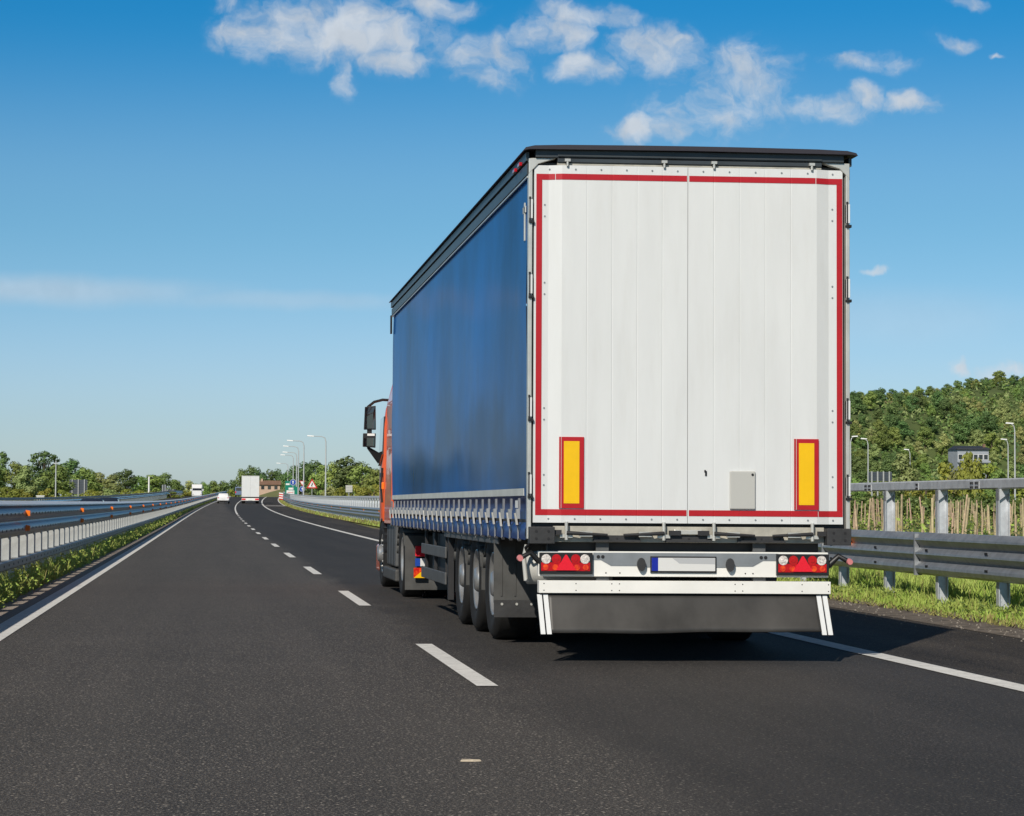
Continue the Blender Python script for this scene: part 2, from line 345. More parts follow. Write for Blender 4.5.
LEAF = [material('leaf_mid_green', (0.25, 0.345, 0.08), 0.7, col2=(0.15, 0.235, 0.055), vscale=0.45, objrand=0.28, transl=0.15),
        material('leaf_deep_green', (0.155, 0.245, 0.07), 0.7, col2=(0.09, 0.16, 0.05), vscale=0.4, objrand=0.25, transl=0.15),
        material('leaf_pale_green', (0.36, 0.41, 0.15), 0.7, col2=(0.24, 0.295, 0.095), vscale=0.5, objrand=0.22, transl=0.15),
        material('leaf_yellow_green', (0.36, 0.38, 0.06), 0.7, col2=(0.22, 0.27, 0.05), vscale=0.5, objrand=0.15, transl=0.3)]

# ------------------------------------------------------------------ mesh builder
class MB:
    def __init__(s): s.v = []; s.f = []; s.m = []; s.s = []
    def add(s, vs, fs, m=0, sm=False):
        o = len(s.v); s.v += [tuple(p) for p in vs]
        for f in fs: s.f.append(tuple(i+o for i in f)); s.m.append(m); s.s.append(sm)
    def box(s, x0, x1, y0, y1, z0, z1, m=0):
        s.add([(x0,y0,z0),(x1,y0,z0),(x1,y1,z0),(x0,y1,z0),(x0,y0,z1),(x1,y0,z1),(x1,y1,z1),(x0,y1,z1)],
              [(3,2,1,0),(4,5,6,7),(0,1,5,4),(1,2,6,5),(2,3,7,6),(3,0,4,7)], m)
    def hexa(s, p, m=0): s.add(p, [(3,2,1,0),(4,5,6,7),(0,1,5,4),(1,2,6,5),(2,3,7,6),(3,0,4,7)], m)
    def prism(s, poly, axis, a0, a1, m=0, sm=False):       # poly in the other two axes (in order), extruded along axis
        def P(p, a): return {'x': (a, p[0], p[1]), 'y': (p[0], a, p[1]), 'z': (p[0], p[1], a)}[axis]
        n = len(poly); vs = [P(p, a0) for p in poly]+[P(p, a1) for p in poly]
        fs = [tuple(range(n))[::-1], tuple(range(n, 2*n))]
        s.add(vs, fs, m); s.add(vs, [(i, (i+1) % n, n+(i+1) % n, n+i) for i in range(n)], m, sm)
    def tube(s, pts, r, n=8, m=0, caps=True):
        pts = [Vector(p) for p in pts]; rings = []; vs = []
        for i, p in enumerate(pts):
            d = (pts[min(i+1, len(pts)-1)]-pts[max(i-1, 0)]).normalized()
            a = Vector((0, 0, 1)) if abs(d.z) < 0.9 else Vector((1, 0, 0))
            e1 = d.cross(a).normalized(); e2 = d.cross(e1)
            rr = r[i] if isinstance(r, (list, tuple)) else r
            vs += [p+rr*(math.cos(2*math.pi*k/n)*e1+math.sin(2*math.pi*k/n)*e2) for k in range(n)]
        fs = [(i*n+k, i*n+(k+1) % n, (i+1)*n+(k+1) % n, (i+1)*n+k) for i in range(len(pts)-1) for k in range(n)]
        s.add(vs, fs, m, True)
        if caps: s.add(vs[:n], [tuple(range(n))[::-1]], m); s.add(vs[-n:], [tuple(range(n))], m)
    def lathe_x(s, prof, cy, cz, n=32, m=0, cx=0.0):        # prof = [(x, r)]
        vs = []
        for (x, r) in prof:
            vs += [(cx+x, cy+r*math.cos(2*math.pi*k/n), cz+r*math.sin(2*math.pi*k/n)) for k in range(n)]
        s.add(vs, [(i*n+k, i*n+(k+1) % n, (i+1)*n+(k+1) % n, (i+1)*n+k) for i in range(len(prof)-1) for k in range(n)], m, True)
    def disc(s, c, r, axis='y', n=14, m=0, t=0.006):
        poly = [(r*math.cos(2*math.pi*k/n), r*math.sin(2*math.pi*k/n)) for k in range(n)]
        if axis == 'y': s.prism([(c[0]+a, c[2]+b) for a, b in poly], 'y', c[1]-t, c[1], m)
        if axis == 'x': s.prism([(c[1]+a, c[2]+b) for a, b in poly], 'x', c[0]-t, c[0]+t, m)
        if axis == 'z': s.prism([(c[0]+a, c[1]+b) for a, b in poly], 'z', c[2]-t, c[2], m)
    def sweep(s, prof, ys, m=0, dx=0.0, dz=0.0, closed=True, sm=False):   # prof = [(xoffset, z)] along the road
        n = len(prof); vs = []
        for y in ys:
            sx, zz = sh(y), zr(y)
            vs += [(x+dx+sx, y, z+dz+zz) for x, z in prof]
        k = n if closed else n-1
        s.add(vs, [(i*n+j, i*n+(j+1) % n, (i+1)*n+(j+1) % n, (i+1)*n+j) for i in range(len(ys)-1) for j in range(k)], m, sm)
        if closed: s.add(vs[:n], [tuple(range(n))], m); s.add(vs[-n:], [tuple(range(n))[::-1]], m)
    def strip(s, x0, x1, ys, dz, m=0, nx=1):
        xs = [x0+(x1-x0)*i/nx for i in range(nx+1)]; k = nx+1
        vs = [(x+sh(y), y, zr(y)+dz) for y in ys for x in xs]
        s.add(vs, [(i*k+j, i*k+j+1, (i+1)*k+j+1, (i+1)*k+j) for i in range(len(ys)-1) for j in range(nx)], m)
    def mesh(s, name, mats):
        me = bpy.data.meshes.new(name); me.from_pydata(s.v, [], s.f)
        for q in mats: me.materials.append(M[q] if isinstance(q, str) else q)
        me.polygons.foreach_set('material_index', s.m); me.polygons.foreach_set('use_smooth', s.s)
        me.update(); return me
    def build(s, name, mats, parent=None, loc=None, bevel=None, seg=2, fix=True):
        if isinstance(mats, str): mats = [mats]
        me = s.mesh(name, mats)
        if fix and len(s.f) < 20000:
            bm = bmesh.new(); bm.from_mesh(me); bmesh.ops.recalc_face_normals(bm, faces=bm.faces); bm.to_mesh(me); bm.free()
        o = bpy.data.objects.new(name, me); COL.objects.link(o)
        if parent: o.parent = parent
        if loc: o.location = loc
        if bevel:
            b = o.modifiers.new('bevel', 'BEVEL'); b.width = bevel; b.segments = seg; b.limit_method = 'ANGLE'; b.angle_limit = R(40)
        return o
def tag(o, label, cat, group=None, kind=None):
    o['label'] = label; o['category'] = cat
    if group: o['group'] = group
    if kind: o['kind'] = kind
    return o
def thing(name, label, cat, loc=(0, 0, 0), rz=0.0, group=None):
    o = bpy.data.objects.new(name, None); COL.objects.link(o); o.empty_display_size = 0.3
    o.location = loc; o.rotation_euler = (0, 0, rz)
    return tag(o, label, cat, group)
def structure(o, label, cat):
    return tag(o, label, cat, None, 'structure')
def stuff(o, label, cat):
    return tag(o, label, cat, None, 'stuff')
def rng(a, b, st):
    out = [a]
    while out[-1] + st < b - 1e-6: out.append(out[-1]+st)
    return out+[b]

# ------------------------------------------------------------------ leaf / blade clouds (numpy for speed)
def np_mesh(name, V, F, mats, midx=None):
    me = bpy.data.meshes.new(name)
    me.vertices.add(len(V)); me.vertices.foreach_set('co', np.ascontiguousarray(V, dtype=np.float32).ravel())
    k = F.shape[1]; nf = len(F)
    me.loops.add(nf*k); me.loops.foreach_set('vertex_index', np.ascontiguousarray(F, dtype=np.int32).ravel())
    me.polygons.add(nf); me.polygons.foreach_set('loop_start', np.arange(0, nf*k, k, dtype=np.int32))
    for q in mats: me.materials.append(M[q] if isinstance(q, str) else q)
    if midx is not None: me.polygons.foreach_set('material_index', np.asarray(midx, dtype=np.int32))
    me.update(calc_edges=True); return me
def leaf_quads(P, Nn, size, g, aspect=0.6, jitter=0.33):
    n = len(P); Nn = Nn + g.normal(0, jitter, (n, 3)); Nn /= np.linalg.norm(Nn, axis=1)[:, None]+1e-9
    A = g.normal(0, 1, (n, 3)); T = np.cross(Nn, A); T /= np.linalg.norm(T, axis=1)[:, None]+1e-9
    B = np.cross(Nn, T); sz = (size*g.uniform(0.6, 1.35, n))[:, None]
    V = np.stack([P-T*sz, P+B*sz*aspect*0.9+T*sz*0.1, P+T*sz, P-B*sz*aspect-T*sz*0.15], 1).reshape(-1, 3)
    return V, np.arange(4*n).reshape(n, 4)
def blob_points(blobs, n, g, shell=0.72):
    w = np.array([b[3]**2 for b in blobs]); w /= w.sum()
    idx = g.choice(len(blobs), n, p=w); B = np.array(blobs)[idx]
    D = g.normal(0, 1, (n, 3)); D /= np.linalg.norm(D, axis=1)[:, None]
    r = (shell+(1-shell)*g.uniform(0, 1, n)**0.6)*(1+g.normal(0, 0.07, n))
    P = B[:, :3]+D*(B[:, 3]*r)[:, None]*np.array([1, 1, 0.85])
    return P, D
def crown_blobs(g, h, rad, base, n, tall=1.0):
    out = []
    for i in range(n):
        t = (i+0.5)/n; z = base+(h-base)*(0.12+0.80*t)
        prof = math.sin(math.pi*min(1, 0.16+0.80*t))**0.7
        a = g.uniform(0, 6.28); rr = rad*prof*g.uniform(0.25, 0.72)
        br = rad*g.uniform(0.30, 0.50)*(0.55+0.45*prof)
        out.append((rr*math.cos(a), rr*math.sin(a), min(z, h-br*0.8), br))
    return out
TREEV = {}
def tree_variant(key, h, rad, base, nblob, nleaf, size, leaf, seed, trunk_r=0.16):
    g = np.random.default_rng(seed)
    bl = crown_blobs(g, h, rad, base, nblob)
    P, D = blob_points(bl, nleaf, g)
    V, F = leaf_quads(P, D+np.array([0, 0, 0.25]), size, g)
    crown = np_mesh('crown', V, F, [leaf])
    mb = MB(); top = h*0.72
    mb.tube([(0, 0, -0.4), (0.03, 0.02, h*0.2), (0.08, -0.05, h*0.45), (0.02, 0.06, top)], [trunk_r*1.3, trunk_r, trunk_r*0.7, trunk_r*0.25], 7)
    for b in bl[::2]:
        z0 = max(base*0.8, b[2]*0.55)
        mb.tube([(0.04, 0, z0), (b[0]*0.5, b[1]*0.5, (z0+b[2])/2+0.1), (b[0]*0.9, b[1]*0.9, b[2])], [trunk_r*0.5, trunk_r*0.32, trunk_r*0.12], 5)
    TREEV[key] = (crown, mb.mesh('trunk', ['bark']), h)
def tree(key, x, y, z, scale, label, group, name='tree', rz=None, sx=1.0):
    cr, tr, h = TREEV[key]
    t = thing(name, label, 'tree', (x, y, z), rnd.uniform(0, 6.28) if rz is None else rz, group)
    t.scale = (scale*sx, scale*sx, scale)
    for n_, me in (('crown', cr), ('trunk', tr)):
        o = bpy.data.objects.new(n_, me); COL.objects.link(o); o.parent = t
    return t

# ------------------------------------------------------------------ ground, hill
XL = [-3500,-1500,-700,-350,-200,-120,-80,-60,-45,-35,-27,-20,-15,-12.5,-9,-6,-3,0,3,6,8.2,9.5,11,13,16,20,25,30,36,43,52,62,75,90,110,140,180,240,320,450,700,1500,3500]
YL = [-400,-120,-40,0]+list(range(10, 760, 10))+[800,850,900,1000,1150,1400,1800,2400,3200,4500]
def gz(x, y):
    z = zr(y)-0.06
    d = x-sh(y)
    if d > 8.2: z += min(1, (d-8.2)/1.0)*0.07
    if y > 420:
        z += 5.0*math.exp(-((y-645)/58)**2)*math.exp(-((x-24)/13)**2)
    return z
mb = MB()
vs = [(x, y, gz(x, y)) for y in YL for x in XL]; k = len(XL)
for i in range(len(YL)-1):
    for j in range(k-1):
        vin = 12.9 <= XL[j] < 75 and 40 <= YL[i] < 200
        mb.f.append((i*k+j, i*k+j+1, (i+1)*k+j+1, (i+1)*k+j)); mb.m.append(1 if vin else 0); mb.s.append(True)
mb.v = vs
structure(mb.build('ground', ['ground', 'soil']), 'grassy ground either side of the motorway with a bare vineyard plot', 'ground')

def hill_z(x, y):
    q = x/y
    lat = max(0.0, min(1.0, (q-0.10)/0.16)); lat = lat*lat*(3-2*lat)
    crest = 27.5 + 62*(q-0.275) if q > 0.275 else 27.5
    t = max(0.0, min(1.0, (y-470-30*math.sin(q*19))/195)); t = t*t*(3-2*t)
    return lat*(crest*t + .09*min(90, max(0, y-648)) + 2.2*math.sin(x*0.045+y*0.03)*t + 1.2*math.sin(x*0.11-y*0.07)*t) - 1.2 + zr(min(y, 470))*0
mb = MB(); QS = [0.08+0.012*i for i in range(42)]; HY = list(range(440, 1000, 12))
mb.v = [(q*y, y, hill_z(q*y, y)) for y in HY for q in QS]; k = len(QS)
for i in range(len(HY)-1):
    for j in range(k-1):
        dry = 642 <= HY[i] < 735 and 0.225 < QS[j] < 0.305
        mb.f.append((i*k+j, i*k+j+1, (i+1)*k+j+1, (i+1)*k+j)); mb.m.append(1 if dry else 0); mb.s.append(True)
structure(mb.build('hill', ['hill', 'dryfield']), 'long wooded hillside rising behind the vineyard', 'hill')

# ------------------------------------------------------------------ road surfaces and markings
YR = rng(-60, 40, 5)[:-1]+rng(40, 545, 4)
def road(name, label, x0, x1, dz, m, ys=YR, cat='road', nx=1):
    mb = MB(); mb.strip(x0, x1, ys, dz, 0, nx); return structure(mb.build(name, m), label, cat)
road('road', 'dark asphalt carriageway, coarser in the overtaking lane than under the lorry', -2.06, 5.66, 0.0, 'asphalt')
road('hard_shoulder', 'patchy dark asphalt shoulder right of the edge line', 5.66, 7.62, 0.0, 'asphalt_shoulder', rng(-60, 110, 5))
mb = MB(); ys = rng(110, 520, 5)
mb.v = []; 
for y in ys:
    w = 7.62+0.75*min(1, (y-110)/40)
    mb.v += [(5.66+sh(y), y, zr(y)), (w+sh(y), y, zr(y))]
for i in range(len(ys)-1): mb.f.append((2*i, 2*i+1, 2*i+3, 2*i+2)); mb.m.append(0); mb.s.append(False)
structure(mb.build('slip_lane', 'asphalt_shoulder'), 'dark asphalt of the slip lane beside the far parapet', 'road')
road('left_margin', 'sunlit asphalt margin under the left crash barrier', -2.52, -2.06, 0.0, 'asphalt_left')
road('edge_strip', 'gritty pale strip between shoulder and grass verge', 7.55, 8.25, 0.004, 'dirt_strip', rng(-60, 110, 2.5), nx=3)
road('opposite_carriageway', 'asphalt of the opposite carriageway behind the left barrier', -12.4, -3.7, 0.0, 'asphalt_slow')
mb = MB(); mb.strip(-3.7, -2.52, rng(-60, 620, 5), -0.01, 0, 3)
structure(mb.build('median_strip', 'ground'), 'narrow grassy strip under the left crash barrier', 'ground')
LINE_Z = 0.006
road('left_edge_line', 'solid white line along the left edge of the road', -2.055, -1.80, LINE_Z, 'paint', rng(-60, 520, 4), 'road marking')
road('right_edge_line', 'solid white line along the right edge of the lorry lane', 5.36, 5.57, LINE_Z, 'paint', rng(-60, 500, 4), 'road marking')
road('slip_line', 'white line along the outside of the far slip lane', 8.15, 8.32, LINE_Z, 'paint', rng(306, 480, 4), 'road marking')
mb = MB(); mb.strip(5.62, 8.3, rng(298, 306, 4), LINE_Z)
structure(mb.build('pale_cross_band', 'paint_old'), 'pale band across the far slip lane', 'road marking')
# dashed lane line: one thing per dash
y0 = 15.5; DASH = 4.68; STEP = 12.3; i = -1
while True:
    y = y0+i*STEP; i += 1
    if y > 180: break
    mb = MB(); mb.strip(1.785, 1.93, rng(y, y+DASH, 2.4), LINE_Z)
    structure(mb.build('lane_dash', 'paint'), 'short white dash of the broken line between the lanes', 'road marking')['group'] = 'dashes of the lane line'
road('lane_line', 'continuous white lane line far ahead', 1.785, 1.93, LINE_Z, 'paint', rng(188, 520, 4), 'road marking')
road('opposite_edge_line', 'white line along the opposite carriageway', -4.35, -4.15, LINE_Z, 'paint', rng(-60, 520, 5), 'road marking')

# ------------------------------------------------------------------ left crash barrier
BX = -2.635
tb = thing('crash_barrier', 'grey steel median crash barrier with orange reflectors on the left', 'crash barrier', (0, 0, 0))
YB = rng(-12, 480, 4)
two_wave = [(-.01,1.15),(0,1.13),(.03,1.115),(.085,1.075),(.085,1.03),(.03,.985),(0,.965),(0,.935),(.03,.915),(.085,.87),(.085,.82),(.03,.78),(0,.762),(-.01,.74),
            (-.022,.745),(-.012,.768),(.02,.79),(.073,.826),(.073,.864),(.02,.905),(-.012,.93),(-.012,.97),(.02,.995),(.073,1.036),(.073,1.07),(.02,1.105),(-.012,1.12),(-.022,1.145)]
mb = MB(); mb.sweep(two_wave, YB, 0, BX, 0, True, True)
for j in range(170):                                        # slots along the two valleys
    y = 24+j*0.62
    for z in (1.052, .845):
        mb.box(BX+.084+sh(y), BX+.0885+sh(y), y, y+.10, z-.013+zr(y), z+.013+zr(y), 1)
mb.build('beam', ['galv_matt', 'hole'], tb)
mb = MB(); mb.sweep([(-.16,1.165),(-.12,1.152),(.0,1.152),(.03,1.162),(.028,1.178),(-.05,1.222),(-.12,1.226),(-.16,1.205)], YB, 0, BX, 0, True)
mb.build('top_rail', ['zinc_bright'], tb)
mb = MB(); mb.sweep([(-.07,.33),(.03,.33),(.045,.345),(.045,.435),(.03,.45),(-.07,.45)], YB, 0, BX, 0, True)
for j in range(90):
    y = 24+j*0.72; mb.box(BX+.044+sh(y), BX+.048+sh(y), y, y+.09, .375+zr(y), .405+zr(y), 1)
mb.build('lower_rail', ['grey', 'hole'], tb)
mb = MB(); mb.sweep([(x*-1-0.62, z) for x, z in two_wave], YB, 0, BX, 0, True, True)
mb.build('rear_beam', ['galv_matt'], tb)
slat = MB(); slat.box(-.24, 0, -.15, .15, .30, .80); slat.box(-.14, -.06, -.06, .06, -.3, 1.18); slat.box(-.62, -.20, -.05, .05, .62, .70)
sm_ = slat.mesh('post', ['galv_pale'])
SY = [-8+1.45*j for j in range(330)]
vis = [y for y in SY if y > 22][:100]
for y in vis:
    o = bpy.data.objects.new('post', sm_); COL.objects.link(o); o.parent = tb; o.location = (BX+sh(y), y, zr(y))
mb = MB()
for y in SY:
    if y in vis: continue
    sx, zz = sh(y), zr(y)
    mb.box(BX+sx-.24, BX+sx, y-.15, y+.15, .30+zz, .80+zz); mb.box(BX+sx-.14, BX+sx-.06, y-.06, y+.06, zz-.3, 1.18+zz)
mb.build('distant_posts', ['galv_pale'], tb)['kind'] = 'stuff'
rf = MB(); rf.hexa([(0,-.045,-.045),(.06,-.045,-.035),(.06,.045,-.035),(0,.045,-.045),(0,-.045,.045),(.06,-.045,.035),(.06,.045,.035),(0,.045,.045)])
rfm = rf.mesh('reflector', ['reflector'])
def reflectors(parent, x, zs, ys, mesh):
    for y in ys:
        for z in zs:
            o = bpy.data.objects.new('reflector', mesh); COL.objects.link(o); o.parent = parent; o.location = (x+sh(y), y, z+zr(y))
reflectors(tb, BX+.086, (1.055, .85), [18.9+13.75*j for j in range(28)], rfm)
# far barrier of the opposite carriageway
to = thing('crash_barrier', 'long pale barrier beyond the opposite carriageway in front of the trees', 'crash barrier', (0, 0, 0))
YO = rng(60, 520, 8)
mb = MB(); mb.sweep([(-.1,1.15),(.1,1.15),(.1,1.3),(-.1,1.3)], YO, 0, -13.2); mb.build('top_rail', ['galv_pale'], to)
mb = MB(); mb.sweep([(x-0.1, z-.1) for x, z in two_wave], YO, 0, -12.9, 0, True, True); mb.build('beam', ['galv'], to)
mb = MB()
for y in rng(60, 520, 2.25): mb.box(-13.27+sh(y), -13.13+sh(y), y-.06, y+.06, zr(y)-.3, zr(y)+1.2)
mb.build('posts', ['galv'], to)['kind'] = 'stuff'

# ------------------------------------------------------------------ right crash barrier and parapet
RX = 9.1
tr_ = thing('crash_barrier', 'tall grey steel crash barrier with tube handrail along the right verge', 'crash barrier', (0, 0, 0))
YP = rng(8, 405, 4)
three = [(0,.905),(-.02,.90),(-.088,.835),(-.092,.81),(-.03,.735),(-.03,.715),(-.088,.655),(-.092,.63),(-.03,.565),(-.03,.545),(-.088,.485),(-.092,.45),(-.07,.40),(-.02,.372),(0,.37)]
prof = three+[(x+.012, z) for x, z in three[::-1]]
mb = MB(); mb.sweep(prof, YP, 0, RX-.06, 0, True, False)
for j in range(-1, 9):
    y = 24.0+j*2.25
    for z in (.78, .58): 
        mb.disc((RX-.06-.018, y-.55, z-.05), .014, 'x', 8, 1, .006); mb.box(RX-.152, RX-.146, y+.1, y+.20, z-.10, z-.07, 2)
    if j % 2 == 0: mb.box(RX-.155, RX-.055, y+.62, y+.66, .372, .898, 0)
mb.build('beam', ['galv_matt', 'white_sign', 'hole'], tr_)
mb = MB(); mb.sweep([(-.05,1.44),(.05,1.44),(.065,1.455),(.065,1.545),(.05,1.56),(-.05,1.56),(-.065,1.545),(-.065,1.455)], YP, 0, RX+.02)
for j in range(0, 14):
    y = 22.6+j*2.25
    w = .17 if j % 2 == 0 else .05
    mb.box(RX-.05, RX-.041, y-w, y+w, 1.455, 1.545, 0)
    for dy in ((-.12, -.06, .06, .12) if j % 2 == 0 else (-.025, .025)):
        for z in (1.475, 1.525): mb.box(RX-.060, RX-.049, y+dy-.013, y+dy+.013, z-.012, z+.012, 1)
mb.build('handrail', ['galv_rail', 'hole'], tr_)
pm = MB(); pm.box(-.065, .065, -.006, .006, -.3, 1.44); pm.box(-.065, -.055, -.05, .05, -.3, 1.44); pm.box(.055, .065, -.05, .05, -.3, 1.44)
pm.hexa([(-.065,-.05,1.30),(.065,-.05,1.40),(.065,.05,1.40),(-.065,.05,1.30),(-.065,-.05,1.44),(.065,-.05,1.44),(.065,.05,1.44),(-.065,.05,1.44)])
pm = pm.mesh('post', ['galv_rail'])
PY = [8.25+2.25*j for j in range(177)]
vis = [y for y in PY if 19 < y < 42 or y > 110][:100]
for y in vis:
    o = bpy.data.objects.new('post', pm); COL.objects.link(o); o.parent = tr_; o.location = (RX+sh(y), y, zr(y))
mb = MB()
for y in PY:
    if y in vis: continue
    sx, zz = sh(y), zr(y)
    mb.box(RX+sx-.065, RX+sx+.065, y-.05, y+.05, zz-.3, zz+1.44)
mb.build('hidden_posts', ['galv'], tr_)['kind'] = 'stuff'
rfr = MB(); rfr.hexa([(-.055,-.05,-.05),(0,-.05,-.06),(0,.05,-.06),(-.055,.05,-.05),(-.055,-.05,.05),(0,-.05,.06),(0,.05,.06),(-.055,.05,.05)])
reflectors(tr_, RX-.085, (.755,), [32.3+13.3*j for j in range(27)], rfr.mesh('reflector', ['reflector']))
mb = MB(); mb.strip(8.3, 9.3, rng(105, 420, 5), 0.02, 0, 2)
structure(mb.build('dry_verge', 'drygrass'), 'strip of dry yellow grass at the foot of the far parapet', 'grass verge')

# ------------------------------------------------------------------ the articulated lorry
T = thing('articulated_lorry', 'articulated lorry with white rear doors, blue curtain side and orange cab in the right lane', 'lorry', (3.735, 18.0, zr(18)))
LEN = 13.65
# chassis, floor
mb = MB(); mb.box(-1.24, 1.24, .06, LEN, 1.03, 1.10)
for s in (-1, 1):
    mb.box(s*.45-.06, s*.45+.06, .25, 11.5, .78, 1.03); mb.box(s*.45-.05, s*.45+.05, 11.5, 17.4, .62, .86)
for y in (3.05, 4.36, 5.67): mb.box(-.8, .8, y-.09, y+.09, .42, .60); mb.box(-.5, -.36, y-.25, y+.3, .45, .80); mb.box(.36, .5, y-.25, y+.3, .45, .80)
for y in (.3, 1.6, 7.4, 9.0, 10.6): mb.box(-1.2, 1.2, y-.04, y+.04, .93, 1.03)
mb.box(-1.15, 1.15, 12.0, 13.0, .95, 1.03)
mb.box(-1.1, 1.05, .10, .16, .70, 1.03)
mb.build('chassis', 'chassis', T)
# rear doors
def door_profile(xa, xb, ramp_at_a):
    """plan outline of one door leaf: flat edge, sloped facet, shallow ribs"""
    pts = []
    if ramp_at_a: pts += [(xa, 0), (xa+.113, 0), (xa+.215, -.03)]
    else: pts += [(xa, -.03)]
    x0 = xa+.215 if ramp_at_a else xa; x1 = xb if ramp_at_a else xb-.215
    n = 5
    for i in range(1, n):
        x = x0+(x1-x0)*i/n
        pts += [(x-.005, -.03), (x-.0015, -.028), (x+.0015, -.028), (x+.005, -.03)]
    if ramp_at_a: pts += [(xb, -.03)]
    else: pts += [(xb-.215, -.03), (xb-.113, 0), (xb, 0)]
    return pts
def yprof(p, x):
    for (a, ya), (b, yb) in zip(p, p[1:]):
        if a <= x <= b: return ya+(yb-ya)*(x-a)/max(1e-9, b-a)
    return p[-1][1]
for side, (xa, xb) in (('l', (-1.230, -.022)), ('r', (-.018, 1.222))):
    P = door_profile(xa, xb, side == 'l'); z0, z1 = 1.078, 3.87
    mb = MB(); n = len(P)
    vs = [(x, y, z) for z in (z0, z1) for x, y in P]; mb.add(vs, [(i, i+1, n+i+1, n+i) for i in range(n-1)], 0)
    back = [(x, .04, z) for z in (z0, z1) for x, y in (P[0], P[-1])]
    mb.add(back, [(0, 1, 3, 2)], 0)
    for zz in (0, 1): mb.add([vs[zz*n+i] for i in range(n)]+[back[zz*2+1], back[zz*2]], [tuple(range(n+2))], 0)
    mb.add([vs[0], vs[n], back[2], back[0]], [(0, 1, 2, 3)], 0); mb.add([vs[n-1], vs[2*n-1], back[3], back[1]], [(0, 1, 2, 3)], 0)
    # red conspicuity tape
    def tape(x0, x1, za, zb, m=1):
        xs = sorted(set([x0, x1]+[x for x, _ in P if x0 < x < x1]))
        k = len(xs); tv = [(x, yprof(P, x)-.003, z) for z in (za, zb) for x in xs]
        mb.add(tv, [(i, i+1, k+i+1, k+i) for i in range(k-1)], m)
    o0, o1 = (xa+.016, xb-.006) if side == 'l' else (xa+.008, xb-.003)
    if side == 'l':
        tape(o0, o0+.145, 3.757, 3.803); tape(o0+.15, o1, 3.757, 3.803); tape(o0, o1, 1.136, 1.182); tape(o0, o0+.046, 1.183, 3.756)
    else:
        tape(o0, o1-.222, 3.757, 3.803); tape(o1-.217, o1, 3.757, 3.803); tape(o0, o1-.205, 1.136, 1.182); tape(o1-.200, o1, 1.136, 1.182); tape(o1-.046, o1, 1.183, 3.756)
    # rivets
    k = 6
    for i in range(k):
        x = xa+.12+(xb-xa-.2)*i/(k-1)
        for z in (3.838, 1.108): mb.disc((x, yprof(P, x)-.001, z), .0075, 'y', 8, 2, .003)
    xe = xa+.083 if side == 'l' else xb-.083
    for z in (3.56, 3.47, 2.95, 2.86, 1.97, 1.88, 1.45, 1.37): mb.disc((xe, -.001, z), .0075, 'y', 8, 2, .003)
    if side == 'r': mb.box(.118, .132, -.036, -.03, 1.45, 1.488, 3); mb.box(.112, .124, -.036, -.03, 1.478, 1.496, 3)
    d = mb.build('rear_door', ['white', 'red_tape', 'grey', 'black'], T)
    # hinges down the outer edge
    xh = -1.262 if side == 'l' else 1.258
    for z in (3.45, 2.86, 1.90, 1.30):
        hb = MB(); hb.box(xh-.012, xh+.018, -.028, .02, z, z+.15); hb.tube([(xh-.004, -.022, z-.03), (xh-.004, -.022, z+.17)], .009, 8, 1)
        hb.box(xh-.012, xh+.03, -.03, .01, z-.035, z-.012, 1)
        hb.build('hinge', ['white', 'black'], d, bevel=.003)
    bx0, bx1 = (-1.032, -.838) if side == 'l' else (.824, 1.018)
    mk = MB(); mk.box(bx0, bx1, -.042, -.0305, 1.190, 1.745, 0)
    iy0, iy1 = bx0+.036, bx1-.036
    mk.box(iy0, iy1, -.044, -.042, 1.228, 1.712, 1); mk.box(bx0+.014, bx0+.017, -.0435, -.042, 1.19, 1.745, 2)
    mk.build('marker_board', ['red_tape', 'yellow_tape', 'stripe'], d)
    if side == 'r':
        bx = MB(); bx.box(.311, .514, -.052, -.0305, 1.191, 1.49); 
        dbx = bx.build('document_box', 'boxgrey', d, bevel=.008)
        bl = MB(); bl.disc((.49, -.052, 1.462), .010, 'y', 10, 0, .004); bl.build('catch', 'black', dbx)
    # lower locking gear: two rods with levers
    for (xr, dr) in ((-.975, 1), (-.21, -1)) if side == 'l' else ((.185, 1), (.965, -1)):
        lk = MB(); lk.tube([(xr, -.05, .945), (xr, -.05, 1.085)], .014, 8, 0)
        lk.box(xr-.05, xr+.05, -.05, -.036, .962, .990, 0); lk.tube([(xr, -.06, 1.0), (xr+dr*.10, -.075, .995), (xr+dr*.32, -.065, .985)], [.016, .014, .010], 8, 1)
        lk.box(min(xr+dr*.10, xr+dr*.20), max(xr+dr*.10, xr+dr*.20), -.075, -.04, .972, 1.012, 0)
        lk.box(min(xr-dr*.04, xr-dr*.13), max(xr-dr*.04, xr-dr*.13), -.07, -.04, .985, 1.022, 1)
        tcx = MB(); tcx.tube([(xr, -.045, 3.862), (xr, -.045, 3.915)], .010, 8, 0); tcx.box(xr-.022, xr+.022, -.056, -.03, 3.897, 3.918, 0); tcx.build('top_catch', 'alu', d)
        lk.build('lock_bar', ['alu', 'chassis'], d)
